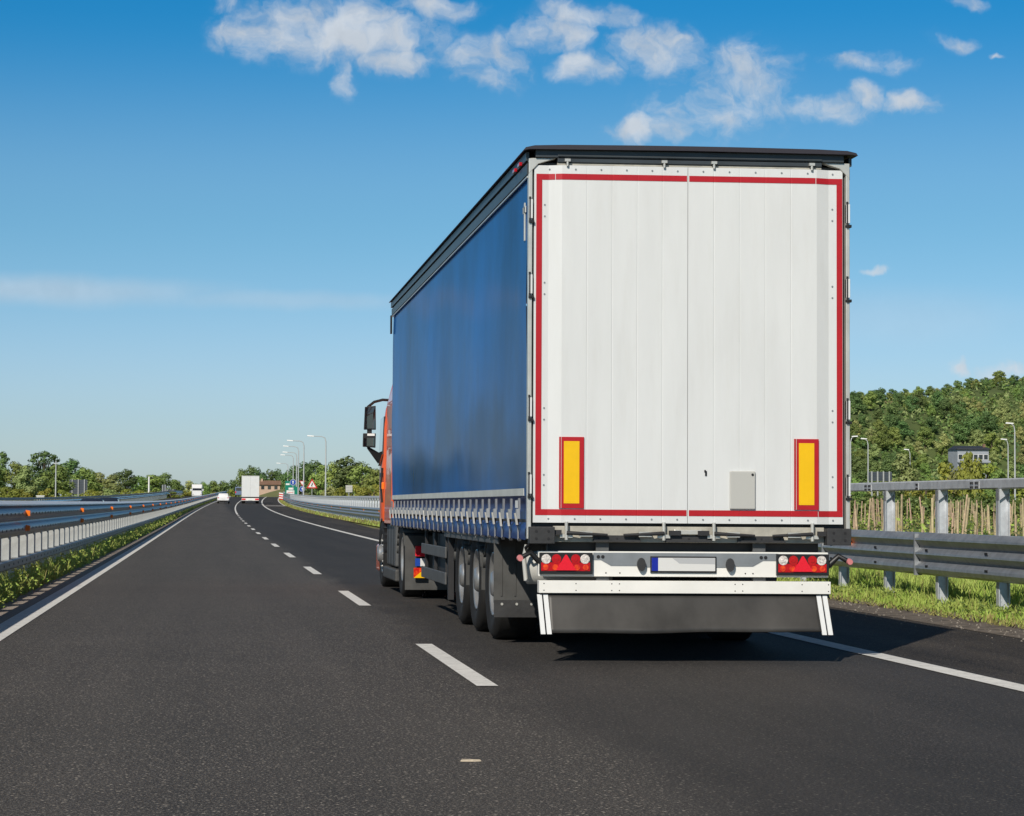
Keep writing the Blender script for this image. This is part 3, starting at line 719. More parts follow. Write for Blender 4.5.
# rear frame
mb = MB()
for s in (-1, 1): mb.box(s*1.261-.015, s*1.261+.015, -.012, .06, .95, 3.90, 0)
for s in (-1, 1): mb.hexa([(s*1.276,-.014,3.80),(s*1.20,-.014,3.88),(s*1.20,.05,3.88),(s*1.276,.05,3.80),(s*1.276,-.014,3.925),(s*1.06,-.014,3.925),(s*1.06,.05,3.925),(s*1.276,.05,3.925)], 0)
mb.box(-1.07, 1.07, -.006, .05, .928, 1.052, 1)
mb.box(-1.25, 1.25, .045, .06, .95, 3.90, 2)
mb.build('rear_frame', ['alu', 'primer', 'black'], T, bevel=.004)
mb = MB(); mb.box(-1.225, 1.225, -.035, .08, 3.928, 3.99, 0); mb.box(-1.05, 1.05, -.028, .04, 3.892, 3.926, 0); mb.box(-1.05, 1.05, -.016, .04, 3.872, 3.890, 1); mb.box(-1.05, 1.05, -.045, -.037, 3.935, 3.95, 0)
mb.build('rear_header', ['roofdark', 'primer'], T, bevel=.004)
cap = [(-1.325, 3.975), (-1.31, 3.998), (-1.24, 4.014), (-1.0, 4.022), (-.4, 4.027), (0, 4.028), (.4, 4.027), (1.0, 4.022), (1.24, 4.014), (1.31, 3.998), (1.325, 3.975), (1.28, 3.985), (0, 3.992), (-1.28, 3.985)]
mb = MB(); mb.prism(cap, 'y', -.085, LEN+.05); mb.build('roof', 'roofcap', T, bevel=.006)
for s in (-1, 1):
    mb = MB(); mb.box(s*1.272-.014, s*1.272+.014, .02, LEN+.02, 3.80, 3.885, 0); mb.box(s*1.284-.012, s*1.284+.012, .0, LEN+.03, 3.905, 3.972, 0)
    mb.box(s*1.262-.012, s*1.262+.012, .02, LEN, 3.885, 3.905, 1); mb.box(s*1.278-.006, s*1.278+.006, .03, LEN, 3.776, 3.788, 2)
    mb.box(s*1.29-.012, s*1.29+.012, LEN-.02, LEN+.06, 3.55, 3.80, 1)
    mb.build('roof_rail', ['roofdark', 'black', 'alu'], T)
mb = MB(); mb.box(-1.318, -1.292, .55, .66, 3.895, 3.925, 0); mb.box(-1.318, -1.292, .25, .36, 3.90, 3.93, 0); mb.build('roof_marker_lamp', 'lens_red', T, bevel=.006)
mb = MB(); mb.box(-1.24, 1.24, LEN-.06, LEN, 1.1, 3.95); mb.build('front_wall', 'white', T)
# buffers, sill rubber
for xa, xb in ((-1.268, -1.072), (1.071, 1.262)):
    mb = MB(); mb.box(xa, xb, -.10, .02, .915, 1.046, 0)
    for bx in (xa+.05, xb-.05):
        for z in (.955, 1.012): mb.disc((bx, -.0995, z), .011, 'y', 8, 1, .004)
    mb.build('rubber_buffer', ['rubber', 'hole'], T, bevel=.008)
for xa, xb in ((-.765, -.385), (-.195, .175), (.375, .755)):
    mb = MB(); mb.hexa([(xa,-.036,.932),(xb,-.036,.932),(xb,-.006,.932),(xa,-.006,.932),(xa+.005,-.036,.982),(xb-.02,-.036,.982),(xb-.02,-.006,.982),(xa+.005,-.006,.982)])
    for q in (.12, .5, .88): mb.disc((xa+(xb-xa)*q, -.0355, .958), .008, 'y', 8, 1, .003)
    mb.build('sill_strip', ['rubber', 'hole'], T)
mb = MB(); mb.box(-.13, .09, -.06, -.007, .99, 1.03, 0); mb.build('centre_catch', 'alu', T, bevel=.006)
# lamp bar
mb = MB(); mb.box(-1.189, 1.098, -.02, .06, .662, .857, 0)
gp = [(-.76, .847), (-.76, .79), (-.70, .79), (-.62, .745), (-.40, .745), (-.36, .735), (.29, .735), (.35, .745), (.50, .745), (.58, .79), (.70, .79), (.70, .847)]
mb.prism(gp, 'y', -.024, -.020, 1)
for x in (-.72, -.685, .60, .565): mb.disc((x, -.0238, .815), .014, 'y', 10, 2, .004)
for x in (-.66, -.55, .50, .44, -1.0, -.9, .8, 1.0): mb.disc((x, -.0198, .69), .006, 'y', 6, 2, .003)
for x in (-.68, .56): mb.box(x-.05, x+.05, .02, .05, .857, .93, 3)
for x in (-.68, .56): mb.box(x-.05, x+.05, .01, .05, .628, .662, 3)
mb.build('lamp_bar', ['whitebar', 'grey', 'hole', 'darkgrey'], T, bevel=.004)
def tail_light(xa, xb, z0, z1):
    mb = MB(); mb.box(xa-.006, xb+.016, -.055, -.0205, z0-.012, z1+.004, 0)
    w = xb-xa; h = z1-z0
    mb.box(xa+.004, xb-.004, -.059, -.0555, z0+.012, z0+h*.52, 1)
    t = mb.build('tail_light', ['black', 'lens_red'], T, bevel=.004)
    for fx, mat_ in ((.11, 'lens_clear'), (.315, 'lens_red'), (.70, 'lens_red'), (.885, 'lens_clear')):
        l = MB(); c = xa+w*fx; r = .037
        l.disc((c, -.0555, z0+h*.70), r, 'y', 20, 0, .006); l.disc((c, -.0615, z0+h*.70), r*.45, 'y', 14, 0, .004); l.build('lens', [mat_], t, bevel=.002)
    for fx in (.10, .29, .73, .90):
        l = MB(); c = xa+w*fx; l.disc((c, -.0595, z0+h*.27), .023, 'y', 16, 0, .004); l.build('indicator', 'lens_orange', t, bevel=.002)
    tri = MB(); c = xa+w*.505; tri.prism([(c-.078, z0+.018), (c+.078, z0+.018), (c+.006, z1-.012), (c-.006, z1-.012)], 'y', -.070, -.0595); tri.build('triangle_reflector', 'lens_bright', t, bevel=.002)
tail_light(-1.177, -.785, .692, .842); tail_light(.688, 1.080, .690, .840)
# number plate
mb = MB(); mb.box(-.312, .208, -.034, -.0245, .694, .821, 0); mb.box(-.302, .198, -.0365, -.0345, .708, .810, 1); mb.box(-.302, -.252, -.0375, -.0369, .708, .810, 2)
mb.prism([(-.14, .808), (-.085, .766), (.196, .762), (.196, .808)], 'y', -.0372, -.0366, 3)
mb.build('number_plate', ['black', 'plate', 'euro', 'plate_grey'], T)
for x in (-.385, .315):
    mb = MB(); mb.prism([(x+.032*math.cos(a*.3927), .757+.052*math.sin(a*.3927)) for a in range(16)], 'y', -.06, -.0245, 0); mb.build('plate_lamp', 'rubber', T, bevel=.012)
# bumper and spray flap
mb = MB(); mb.box(-1.188, 1.108, -.06, .04, .534, .630, 0)
for x in (-1.15, -.62, -.56, -.9, .35, .41, .88, 1.09):
    for z in (.555, .607): mb.disc((x, -.0595, z), .005, 'y', 6, 1, .002)
mb.build('bumper_bar', ['whitebar', 'hole'], T, bevel=.01)
mb = MB(); nx = 60; nv = 8
def flap_y(z): return -.02 - .13*((.52-z)/.29)**1.2
vs = []
for j in range(nv+1):
    for i in range(nx+1):
        x = -1.12+2.14*i/nx; zb = .234+.008*math.sin(x*2.1)+.003*math.sin(x*7+1); f = j/nv; z = .52+(zb-.52)*f
        vs.append((x, flap_y(z)+f*(.008*math.sin(x*5.0)+.004*math.sin(x*11+2)), z))
mb.add(vs, [(j*(nx+1)+i, j*(nx+1)+i+1, (j+1)*(nx+1)+i+1, (j+1)*(nx+1)+i) for j in range(nv) for i in range(nx)], 0, True)
fl = mb.build('spray_flap', 'flap', T); so = fl.modifiers.new('thick', 'SOLIDIFY'); so.thickness = .012; so.offset = 1
for xs in (-1.200, -1.152, 1.000, 1.048):
    mb = MB(); a, b = xs, xs+.036
    mb.hexa([(a+.012,flap_y(.23)-.022,.222),(b+.012,flap_y(.23)-.022,.222),(b+.012,flap_y(.23)-.006,.222),(a+.012,flap_y(.23)-.006,.222),(a,-.036,.522),(b,-.036,.522),(b,-.02,.522),(a,-.02,.522)])
    mb.build('flap_stay', 'white', fl)
mb = MB(); mb.box(-1.17, 1.11, -.012, .03, .50, .534, 0); mb.build('flap_hanger', 'chassis', T)
# outrigger lamps and air tank
for x0, x1, z in ((-1.17, -1.335, .80), (1.10, 1.262, .785)):
    mb = MB(); mb.tube([(x0, .0, z-.035), ((x0+x1)/2, -.02, z+.045), (x1, -.03, z)], [.026, .022, .02], 8, 0)
    a = mb.build('outline_lamp', 'black', T); s = -1 if x1 < 0 else 1
    l = MB(); l.tube([(x1, -.065, z), (x1, -.035, z+.002)], [.022, .027], 10, 0); l.build('lens', 'lens_dull', a)
mb = MB(); mb.tube([(-1.235, .42, .715), (-1.215, .42, .715), (-.55, .42, .715)], [.10, .13, .13], 18, 0); mb.build('air_tank', 'boxgrey', T)
mb = MB(); mb.tube([(-1.25, .20, .90), (-1.27, .22, .80), (-1.255, .2, .62)], .018, 8, 0); mb.tube([(-1.22, .1, .93), (-1.27, .12, .88), (-1.24, .25, .84)], .012, 6, 1); mb.build('hose', ['boxgrey', 'black'], T)
# curtains
def curtain(s):
    mb = MB(); ny, nz_ = 168, 26; y0_, y1_ = .10, LEN-.03; z0_, z1_ = 1.285, 3.80
    def cx_(y, z):
        t = (z-z0_)/(z1_-z0_); e = math.sin(math.pi*min(1, max(0, t)))
        return s*(1.262 + e*(.0016*math.sin(y*3.9+.9*math.sin(z*2.0+y)) + .005*math.sin(y*1.35+z*.7) + .0008*math.sin(y*9.4+z*1.3)*math.sin(y*.9+1)**2) + .004*math.sin(z*2.3+y*.8)*e + .0022*math.sin(z*5.2-y*1.7)*e + .010*e)
    vs = [(cx_(y0_+(y1_-y0_)*i/ny, z0_+(z1_-z0_)*j/nz_), y0_+(y1_-y0_)*i/ny, z0_+(z1_-z0_)*j/nz_) for j in range(nz_+1) for i in range(ny+1)]
    mb.add(vs, [(j*(ny+1)+i, j*(ny+1)+i+1, (j+1)*(ny+1)+i+1, (j+1)*(ny+1)+i) for j in range(nz_) for i in range(ny)], 0, True)
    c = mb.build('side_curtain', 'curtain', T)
    b = MB(); b.box(s*1.262-.006, s*1.262+.006, .28, LEN-.03, 1.287, 1.345, 0); b.build('pale_stripe', 'stripe', c)
    b = MB(); n = 130
    rows = [(1.286, 1.258), (1.255, 1.238), (1.20, 1.224), (1.09, 1.224), (1.055, 1.262), (1.026, 1.276), (.985, 1.280), (.945, 1.272)]
    vs = []
    for z, x in rows:
        for i in range(n+1):
            y = y0_+(y1_-y0_)*i/n; sg = .012*math.sin((y-.35)/.5*2*math.pi)*(1 if z < 1.0 else .25)
            vs.append((s*(x+sg*.35), y, z-abs(sg)*.6*(1 if z < .96 else 0)))
    b.add(vs, [(j*(n+1)+i, j*(n+1)+i+1, (j+1)*(n+1)+i+1, (j+1)*(n+1)+i) for j in range(len(rows)-1) for i in range(n)], 0, True)
    b.build('curtain_hem', 'curtain_hem', c)
    e = MB(); e.box(s*1.262-.01, s*1.262+.01, .055, .10, .95, 3.80, 0); e.build('edge_roller', 'curtain_hem', c)
    sb = MB(); X = lambda d: s*(1.282+d)
    def bar(y0, z0, y1, z1, w, d, m, t=.008):
        sb.hexa([(X(d-t), y0-w, z0), (X(d+t), y0-w, z0), (X(d+t), y0+w, z0), (X(d-t), y0+w, z0), (X(d-t), y1-w, z1), (X(d+t), y1-w, z1), (X(d+t), y1+w, z1), (X(d-t), y1+w, z1)], m)
    bar(0, 1.265, .0, 1.17, .024, 0, 0); bar(0, 1.18, -.01, 1.10, .030, .012, 1, .014); bar(.02, 1.15, -.09, 1.045, .014, .030, 2, .008)
    bar(.0, 1.10, .03, 1.05, .022, .010, 3); bar(.01, 1.05, .01, .935, .012, .010, 0, .005); bar(.0, .945, .0, .925, .02, .0, 3, .012)
    me = sb.mesh('tension_strap', ['strap', 'grey', 'alu', 'chassis'])
    for i in range(27):
        o = bpy.data.objects.new('tension_strap', me); COL.objects.link(o); o.parent = c; o.location = (0, .42+.5*i, 0); o.rotation_euler = (R(rnd.gauss(0, 5)), 0, 0)
        o.location.z = 1.1-1.1*math.cos(o.rotation_euler.x); o.location.y += 1.1*math.sin(o.rotation_euler.x)
    return c
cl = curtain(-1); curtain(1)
mb = MB(); mb.box(-1.283, -1.276, .52, .66, 1.19, 1.25, 0); mb.build('label_plate', 'white_sign', cl)
mb = MB(); mb.box(-1.280, -1.272, .20, .24, 3.30, 3.60, 0); mb.box(-1.280, -1.272, .16, .30, 3.52, 3.57, 0); mb.build('curtain_mark', 'stripe', cl)
# wheels
def wheel(xo, y, s, r=.5, w=.385, dish=.09):
    """xo = outer face |x|, s = side"""
    mb = MB(); a = s*xo
    pr = [(-s*w, .29), (-s*w, .44), (-s*(w-.03), r-.012), (-s*(w-.05), r), (-s*.05, r), (-s*.03, r-.012), (-s*.004, .45), (0, .40), (-s*.01, .33), (-s*.03, .29)]
    mb.lathe_x(pr, y, r, 40, 0, a)
    for k in range(5): mb.lathe_x([(-s*(.06+k*.065), r+.0005), (-s*(.068+k*.065), r-.006), (-s*(.076+k*.065), r+.0005)], y, r, 40, 0, a)
    tw = mb.build('wheel', 'tyre', T)
    rb = MB(); rb.lathe_x([(-s*.03, .292), (-s*.018, .285), (-s*.03, .268), (-s*dish, .25), (-s*(dish+.01), .14), (-s*(dish-.06), .12), (-s*(dish-.085), .10), (-s*(dish-.09), .0)], y, r, 32, 0, a)
    for k in range(10):
        t = k*math.pi/5; rb.disc((a-s*(dish-.01), y+.195*math.cos(t), r+.195*math.sin(t)), .018, 'x', 6, 0, .018)
        t += math.pi/10; rb.disc((a-s*(dish-.004), y+.205*math.cos(t), r+.205*math.sin(t)), .034, 'x', 10, 1, .006)
    rb.build('rim', ['rim', 'hole'], tw)
AX = (3.05, 4.36, 5.67)
for s in (-1, 1):
    for y in AX: wheel(1.19, y, s)
    wheel(1.215, 12.7, s, .5, .30, .15); wheel(.89, 12.7, s, .5, .28, .05)
    wheel(1.205, 16.4, s, .5, .32, .03)
    for y in AX:                                             # arched mudguards with a hanging flap
        mb = MB(); n = 12; ra = .575
        arc = [(y+ra*math.cos(R(15+150*i/n)), .5+ra*.86*math.sin(R(15+150*i/n))) for i in range(n+1)]
        for (ya, za), (yb, zb) in zip(arc, arc[1:]):
            x0, x1 = sorted((s*.80, s*1.195)); mb.add([(x0, ya, za), (x1, ya, za), (x1, yb, zb), (x0, yb, zb)], [(0, 1, 2, 3)], 0, True)
        o = mb.build('mudguard', 'mud', T); o.modifiers.new('thick', 'SOLIDIFY').thickness = .012
        if y != AX[0]:
            fb = MB(); x0, x1 = sorted((s*.82, s*1.19)); fb.box(x0, x1, y-.60, y-.59, .42, .80); fb.build('mud_flap', 'mud', o)
    x0, x1 = sorted((s*.72, s*1.255))
    mb = MB(); mb.box(x0, x1, 2.28, 2.295, .36, .955, 0)
    for k in range(4): mb.box(x0+.06+k*.12, x0+.075+k*.12, 2.272, 2.28, .42, .92, 0)
    mf = mb.build('mud_flap', ['mud'], T)
    mb = MB(); mb.box(x0, x1, 2.262, 2.272, .235, .385, 0)
    for k in range(3): mb.disc((x0+.07+k*.13, 2.262, .350), .012, 'y', 8, 1, .006)
    mb.build('rubber_skirt', ['rubber', 'alu'], mf)
    mb = MB(); mb.box(s*1.24-.012, s*1.24+.012, 2.05, 6.65, .875, .965, 0)
    for y in (2.6, 3.7, 4.9, 6.1): mb.disc((s*1.254, y, .92), .016, 'x', 8, 1, .004)
    mb.build('side_valance', ['darkgrey', 'alu'], T, bevel=.006)
    mb = MB(); mb.box(s*1.225-.012, s*1.225+.012, 6.72, 9.5, .645, .765, 0); mb.box(s*1.225-.012, s*1.225+.012, 6.72, 9.5, .365, .495, 0)
    for y in (6.95, 8.2, 9.3): mb.box(s*1.19-.02, s*1.19+.02, y-.03, y+.03, .36, 1.0, 1)
    mb.build('side_guard', ['darkgrey', 'chassis'], T, bevel=.008)
    mb = MB(); mb.box(s*1.20-.03, s*1.20+.03, 6.42, 6.50, .22, .95, 0); mb.box(s*.8, s*1.2, 6.46, 6.48, .30, .95, 0) if s > 0 else mb.box(-1.2, -.8, 6.46, 6.48, .30, .95, 0)
    mb.build('front_flap', 'chassis', T)
    mb = MB(); mb.box(s*.68-.07, s*.68+.07, 9.62, 9.76, .38, 1.0, 0); mb.box(s*.68-.05, s*.68+.05, 9.64, 9.74, .22, .4, 1); mb.box(s*.68-.14, s*.68+.14, 9.55, 9.83, .20, .23, 0)
    mb.tube([(s*.68, 9.7, .42), (s*.60, 8.9, .95)], .035, 8, 1); mb.build('landing_leg', ['boxgrey', 'grey'], T)
mb = MB(); mb.box(-1.16, 1.16, 7.3, 8.9, .42, .90); mb.build('pallet_box', 'chassis', T, bevel=.01)
# tractor unit
for s in (-1, 1):
    mb = MB(); n = 12; ra = .60
    arc = [(12.7+ra*math.cos(R(8+150*i/n)), .5+ra*.80*math.sin(R(8+150*i/n))) for i in range(n+1)]
    for (ya, za), (yb, zb) in zip(arc, arc[1:]):
        x0, x1 = sorted((s*.55, s*1.225)); mb.add([(x0, ya, za), (x1, ya, za), (x1, yb, zb), (x0, yb, zb)], [(0, 1, 2, 3)], 0, True)
    o = mb.build('tractor_mudguard', 'mud', T); o.modifiers.new('thick', 'SOLIDIFY').thickness = .015
    x0, x1 = sorted((s*.50, s*1.225)); mb = MB(); mb.box(x0, x1, 11.93, 11.945, .125, .82); mb.build('mud_flap', 'mud', T)
    x0, x1 = sorted((s*.97, s*1.10))
    mb = MB(); mb.box(x0, x1, 11.83, 11.90, .555, .69, 0); lt = mb.build('tractor_tail_light', 'lens_bright', T, bevel=.01)
    mb = MB(); xm = (x0+x1)/2; mb.box(x0, xm-.002, 11.85, 11.88, .43, .53, 0); mb.box(xm, x1, 11.85, 11.88, .43, .53, 1); mb.build('badge_plate', ['blue_sign', 'plate'], T)
    mb = MB(); mb.add([(x0-.02, 11.845, .28), (x1+.01, 11.845, .41), (x0-.02, 11.845, .41)], [(0, 1, 2)], 0); mb.add([(x0-.02, 11.845, .28), (x1+.01, 11.845, .28), (x1+.01, 11.845, .41)], [(0, 1, 2)], 1)
    mb.box(x0-.02, x1+.01, 11.848, 11.87, .28, .41, 0)
    mb.build('marker_plate', ['lens_orange', 'yellow_tape'], T)
    x0, x1 = sorted((s*.62, s*1.19)); mb = MB(); mb.box(x0, x1, 13.95, 15.45, .36, .95, 0)
    for y in (14.2, 14.7, 15.2): mb.box(x0-.006, x1+.006, y-.03, y+.03, .354, .956, 1)
    mb.build('fuel_tank', ['darkgrey', 'black'], T, bevel=.06, seg=3)
    mb = MB(); x0, x1 = sorted((s*1.03, s*1.235)); mb.box(x0, x1, 13.4, 15.6, .18, .34); mb.build('side_skirt', 'mud', T, bevel=.02)
def loft(mb, rings, m=0, sm=True):
    n = len(rings[0]); vs = [p for r_ in rings for p in r_]
    mb.add(vs, [(i*n+k, i*n+(k+1) % n, (i+1)*n+(k+1) % n, (i+1)*n+k) for i in range(len(rings)-1) for k in range(n)], m, sm)
    mb.add(rings[0], [tuple(range(n))[::-1]], m); mb.add(rings[-1], [tuple(range(n))], m)
def cab_ring(z, wr, wf, y0, y1, rc):
    pts = []
    for k in range(5): t = R(90*k/4); pts.append((wf-rc+rc*math.cos(t), y1-rc+rc*math.sin(t), z))
    for k in range(5): t = R(90+90*k/4); pts.append((-wf+rc+rc*math.cos(t), y1-rc+rc*math.sin(t), z))
    pts += [(-wr, y0, z), (wr, y0, z)]
    return pts
mb = MB()
loft(mb, [cab_ring(z, wr, wf, 15.35, y1, rc) for z, wr, wf, y1, rc in ((.98,1.235,1.14,17.85,.22),(1.5,1.245,1.15,17.88,.24),(1.9,1.245,1.15,17.86,.26),(2.4,1.235,1.12,17.70,.30),(2.65,1.20,1.09,17.60,.30),(2.95,1.10,1.03,17.4,.35),(3.4,1.0,.92,17.0,.4),(3.65,.95,.82,16.5,.4))])
cab = mb.build('cab', 'orange', T)
for s in (-1, 1):
    mb = MB()
    mb.hexa([(s*1.235,14.15,.95),(s*1.245,15.33,.95),(s*1.20,15.33,.95),(s*1.19,14.15,.95),(s*1.235,14.15,2.65),(s*1.215,15.33,2.65),(s*1.17,15.33,2.65),(s*1.19,14.15,2.65)], 0)
    mb.hexa([(s*1.235,14.15,2.652),(s*1.215,15.33,2.652),(s*1.17,15.33,2.652),(s*1.19,14.15,2.652),(s*1.16,14.3,3.1),(s*1.07,15.33,3.1),(s*1.02,15.33,3.1),(s*1.11,14.3,3.1)], 0)
    mb.build('side_fairing', 'orange', cab, bevel=.012)
for s in (-1, 1):
    mb = MB(); mb.hexa([(s*1.25,15.75,1.95),(s*1.225,16.9,1.80),(s*1.17,16.9,1.80),(s*1.19,15.75,1.95),(s*1.228,15.75,2.5),(s*1.195,16.85,2.5),(s*1.15,16.85,2.5),(s*1.18,15.75,2.5)]); mb.build('side_window', 'glass', cab)
    mb = MB(); mb.tube([(s*1.255, 15.6, 1.25), (s*1.275, 15.62, 1.5), (s*1.255, 15.6, 1.75)], .016, 8); mb.box(s*1.25-.02, s*1.25+.02, 15.72, 15.95, 1.62, 1.68, 0); mb.build('grab_rail', 'black', cab)
    mb = MB(); mb.box(s*1.252-.018, s*1.252+.018, 15.5, 15.62, 1.44, 1.54); mb.build('side_indicator', 'reflector', cab, bevel=.008)
    mb = MB(); x0, x1 = sorted((s*.85, s*1.175)); mb.box(x0, x1, 17.15, 17.86, .20, .62, 0); mb.build('bumper_corner', 'orange', T, bevel=.05, seg=3)
    mb = MB(); n = 12
    arc = [(16.4+.62*math.cos(R(10+160*i/n)), .42+.58*math.sin(R(10+160*i/n))) for i in range(n+1)]
    for (ya, za), (yb, zb) in zip(arc, arc[1:]):
        x0, x1 = sorted((s*.8, s*1.2)); mb.add([(x0, ya, za), (x1, ya, za), (x1, yb, zb), (x0, yb, zb)], [(0, 1, 2, 3)], 0, True)
    o = mb.build('wheel_arch', 'black', T); o.modifiers.new('thick', 'SOLIDIFY').thickness = .02
M['mirror'] = material('mirror_glass', (0.13, 0.18, 0.18), 0.03, metal=1.0)
for s in (-1, 1):
    mb = MB(); mb.hexa([(s*1.27,16.74,2.335),(s*1.455,16.745,2.335),(s*1.44,16.9,2.36),(s*1.29,16.9,2.36),(s*1.275,16.74,2.70),(s*1.44,16.745,2.68),(s*1.43,16.88,2.66),(s*1.30,16.88,2.66)], 0)
    mb.hexa([(s*1.275,16.74,2.065),(s*1.47,16.745,2.08),(s*1.45,16.88,2.10),(s*1.29,16.88,2.10),(s*1.27,16.74,2.285),(s*1.465,16.745,2.285),(s*1.45,16.88,2.27),(s*1.29,16.88,2.27)], 0)
    mb.tube([(s*1.02, 16.95, 2.79), (s*1.16, 16.92, 2.795), (s*1.29, 16.88, 2.76), (s*1.39, 16.82, 2.68)], .022, 8, 0)
    mb.hexa([(s*1.18,16.85,1.80),(s*1.20,16.95,1.80),(s*1.19,16.95,1.98),(s*1.18,16.85,1.98),(s*1.40,16.78,2.06),(s*1.40,16.82,2.06),(s*1.40,16.82,2.10),(s*1.40,16.78,2.10)], 0)
    mb.box(min(s*1.33, s*1.40), max(s*1.33, s*1.40), 16.76, 16.82, 2.28, 2.34, 0)
    mm = mb.build('wing_mirror', 'black', T, bevel=.012)
    g = MB()
    for za, zb, xa, xb in ((2.355, 2.675, 1.288, 1.435), (2.095, 2.215, 1.295, 1.452)):
        ya = lambda x: 16.736
        g.hexa([(s*xa,ya(xa),za),(s*xb,ya(xb),za),(s*xb,ya(xb)+.004,za),(s*xa,ya(xa)+.004,za),(s*xa,ya(xa),zb),(s*xb,ya(xb),zb),(s*xb,ya(xb)+.004,zb),(s*xa,ya(xa)+.004,zb)])
    g.build('mirror_glass', 'mirror', mm)
    g = MB(); g.box(min(s*1.29, s*1.40), max(s*1.29, s*1.40), 16.728, 16.75, 2.245, 2.28); g.build('mirror_highlight_trim', 'white_sign', mm)  # small highlights atop the lower mirror, painted as a solid white strip
mb = MB(); mb.box(-1.0, 1.0, 17.2, 17.8, .3, .95); mb.build('front_panel', 'orange', T)

# ------------------------------------------------------------------ trees
for key, h, rad, base, nb, nl, sz, lf, seed in (
        ('round_a', 7, 2.6, 0.6, 15, 2600, .20, LEAF[0], 1), ('round_b', 7, 2.7, 0.4, 17, 2600, .20, LEAF[0], 2),
        ('dark_a', 8, 2.8, 0.8, 17, 2600, .21, LEAF[1], 3), ('dark_b', 7.5, 3.0, 0.5, 16, 2600, .21, LEAF[1], 4),
        ('pale_a', 6.5, 2.5, 0.3, 14, 2300, .20, LEAF[2], 5), ('pale_b', 7, 2.4, 0.5, 13, 2200, .20, LEAF[2], 6),
        ('bush_y', 3, 1.8, 0.1, 9, 1400, .15, LEAF[3], 7), ('bush_p', 3, 1.6, 0.1, 9, 1300, .15, LEAF[2], 8)):
    tree_variant(key, h, rad, base, nb, nl, sz, lf, seed)
RADS = dict(round_a=2.6, round_b=2.7, dark_a=2.8, dark_b=3.0, pale_a=2.5, pale_b=2.4, bush_y=1.8, bush_p=1.6, open=3.0, tall=1.6)
# a ragged open-topped tree and a narrow one that stand above the left wood
def special(key, blobs, h, nl, sz, lf, seed):
    g = np.random.default_rng(seed); P, D = blob_points(blobs, nl, g, 0.35)
    V, F = leaf_quads(P, D, sz, g); crown = np_mesh('crown', V, F, [lf]); mb = MB()
    mb.tube([(0, 0, -.4), (.05, 0, h*.4), (0, .05, h*.75)], [.2, .15, .07], 7)
    for b in blobs: mb.tube([(0.03, 0, h*.42), (b[0]*.6, b[1]*.6, h*.3+b[2]*.5), (b[0], b[1], b[2])], [.09, .06, .02], 5)
    TREEV[key] = (crown, mb.mesh('trunk', ['bark']), h)
special('open', [(0,0,7.4,.75),(-1.0,.3,7.0,.65),(1.0,-.2,7.1,.7),(-1.9,0,6.5,.5),(1.9,.2,6.4,.55),(.5,.9,6.4,.8),(-.4,-.8,6.1,.8),(-1.2,.4,5.2,.9),(1.3,-.3,5.2,.95),(0,.2,4.6,1.2),(-1.7,-.3,3.9,1.0),(1.8,.4,3.8,1.1),(0,-.5,3.0,1.5),(-1.4,.5,2.4,1.2),(1.5,0,2.2,1.3),(2.6,0,2.8,.7),(-2.4,.2,2.9,.7),(0,0,1.4,1.5)], 8.1, 3000, .19, LEAF[1], 21)
special('tall', [(0,0,7.0,.6),(.2,.2,6.2,.8),(-.3,0,5.3,.9),(.3,-.2,4.4,.95),(0,.2,3.4,1.0),(-.2,-.3,2.3,1.1),(.2,.3,1.3,1.0)], 7.6, 1800, .19, LEAF[1], 22)
special('elm', [(-1.5,0,3.6,1.0),(1.4,.3,3.3,1.0),(0,-.4,2.9,1.2),(0,0,6.6,1.0),(-1.1,.2,6.0,.9),(1.1,-.1,6.1,.9),(-1.6,-.3,5.1,.8),(1.6,.4,5.2,.8),(0,.6,5.2,1.2),(.4,-.9,4.9,.9),(-.6,.2,4.1,.9),(.7,.1,3.9,.8)], 7.6, 1900, .24, LEAF[0], 23)
RADS['elm'] = 2.4
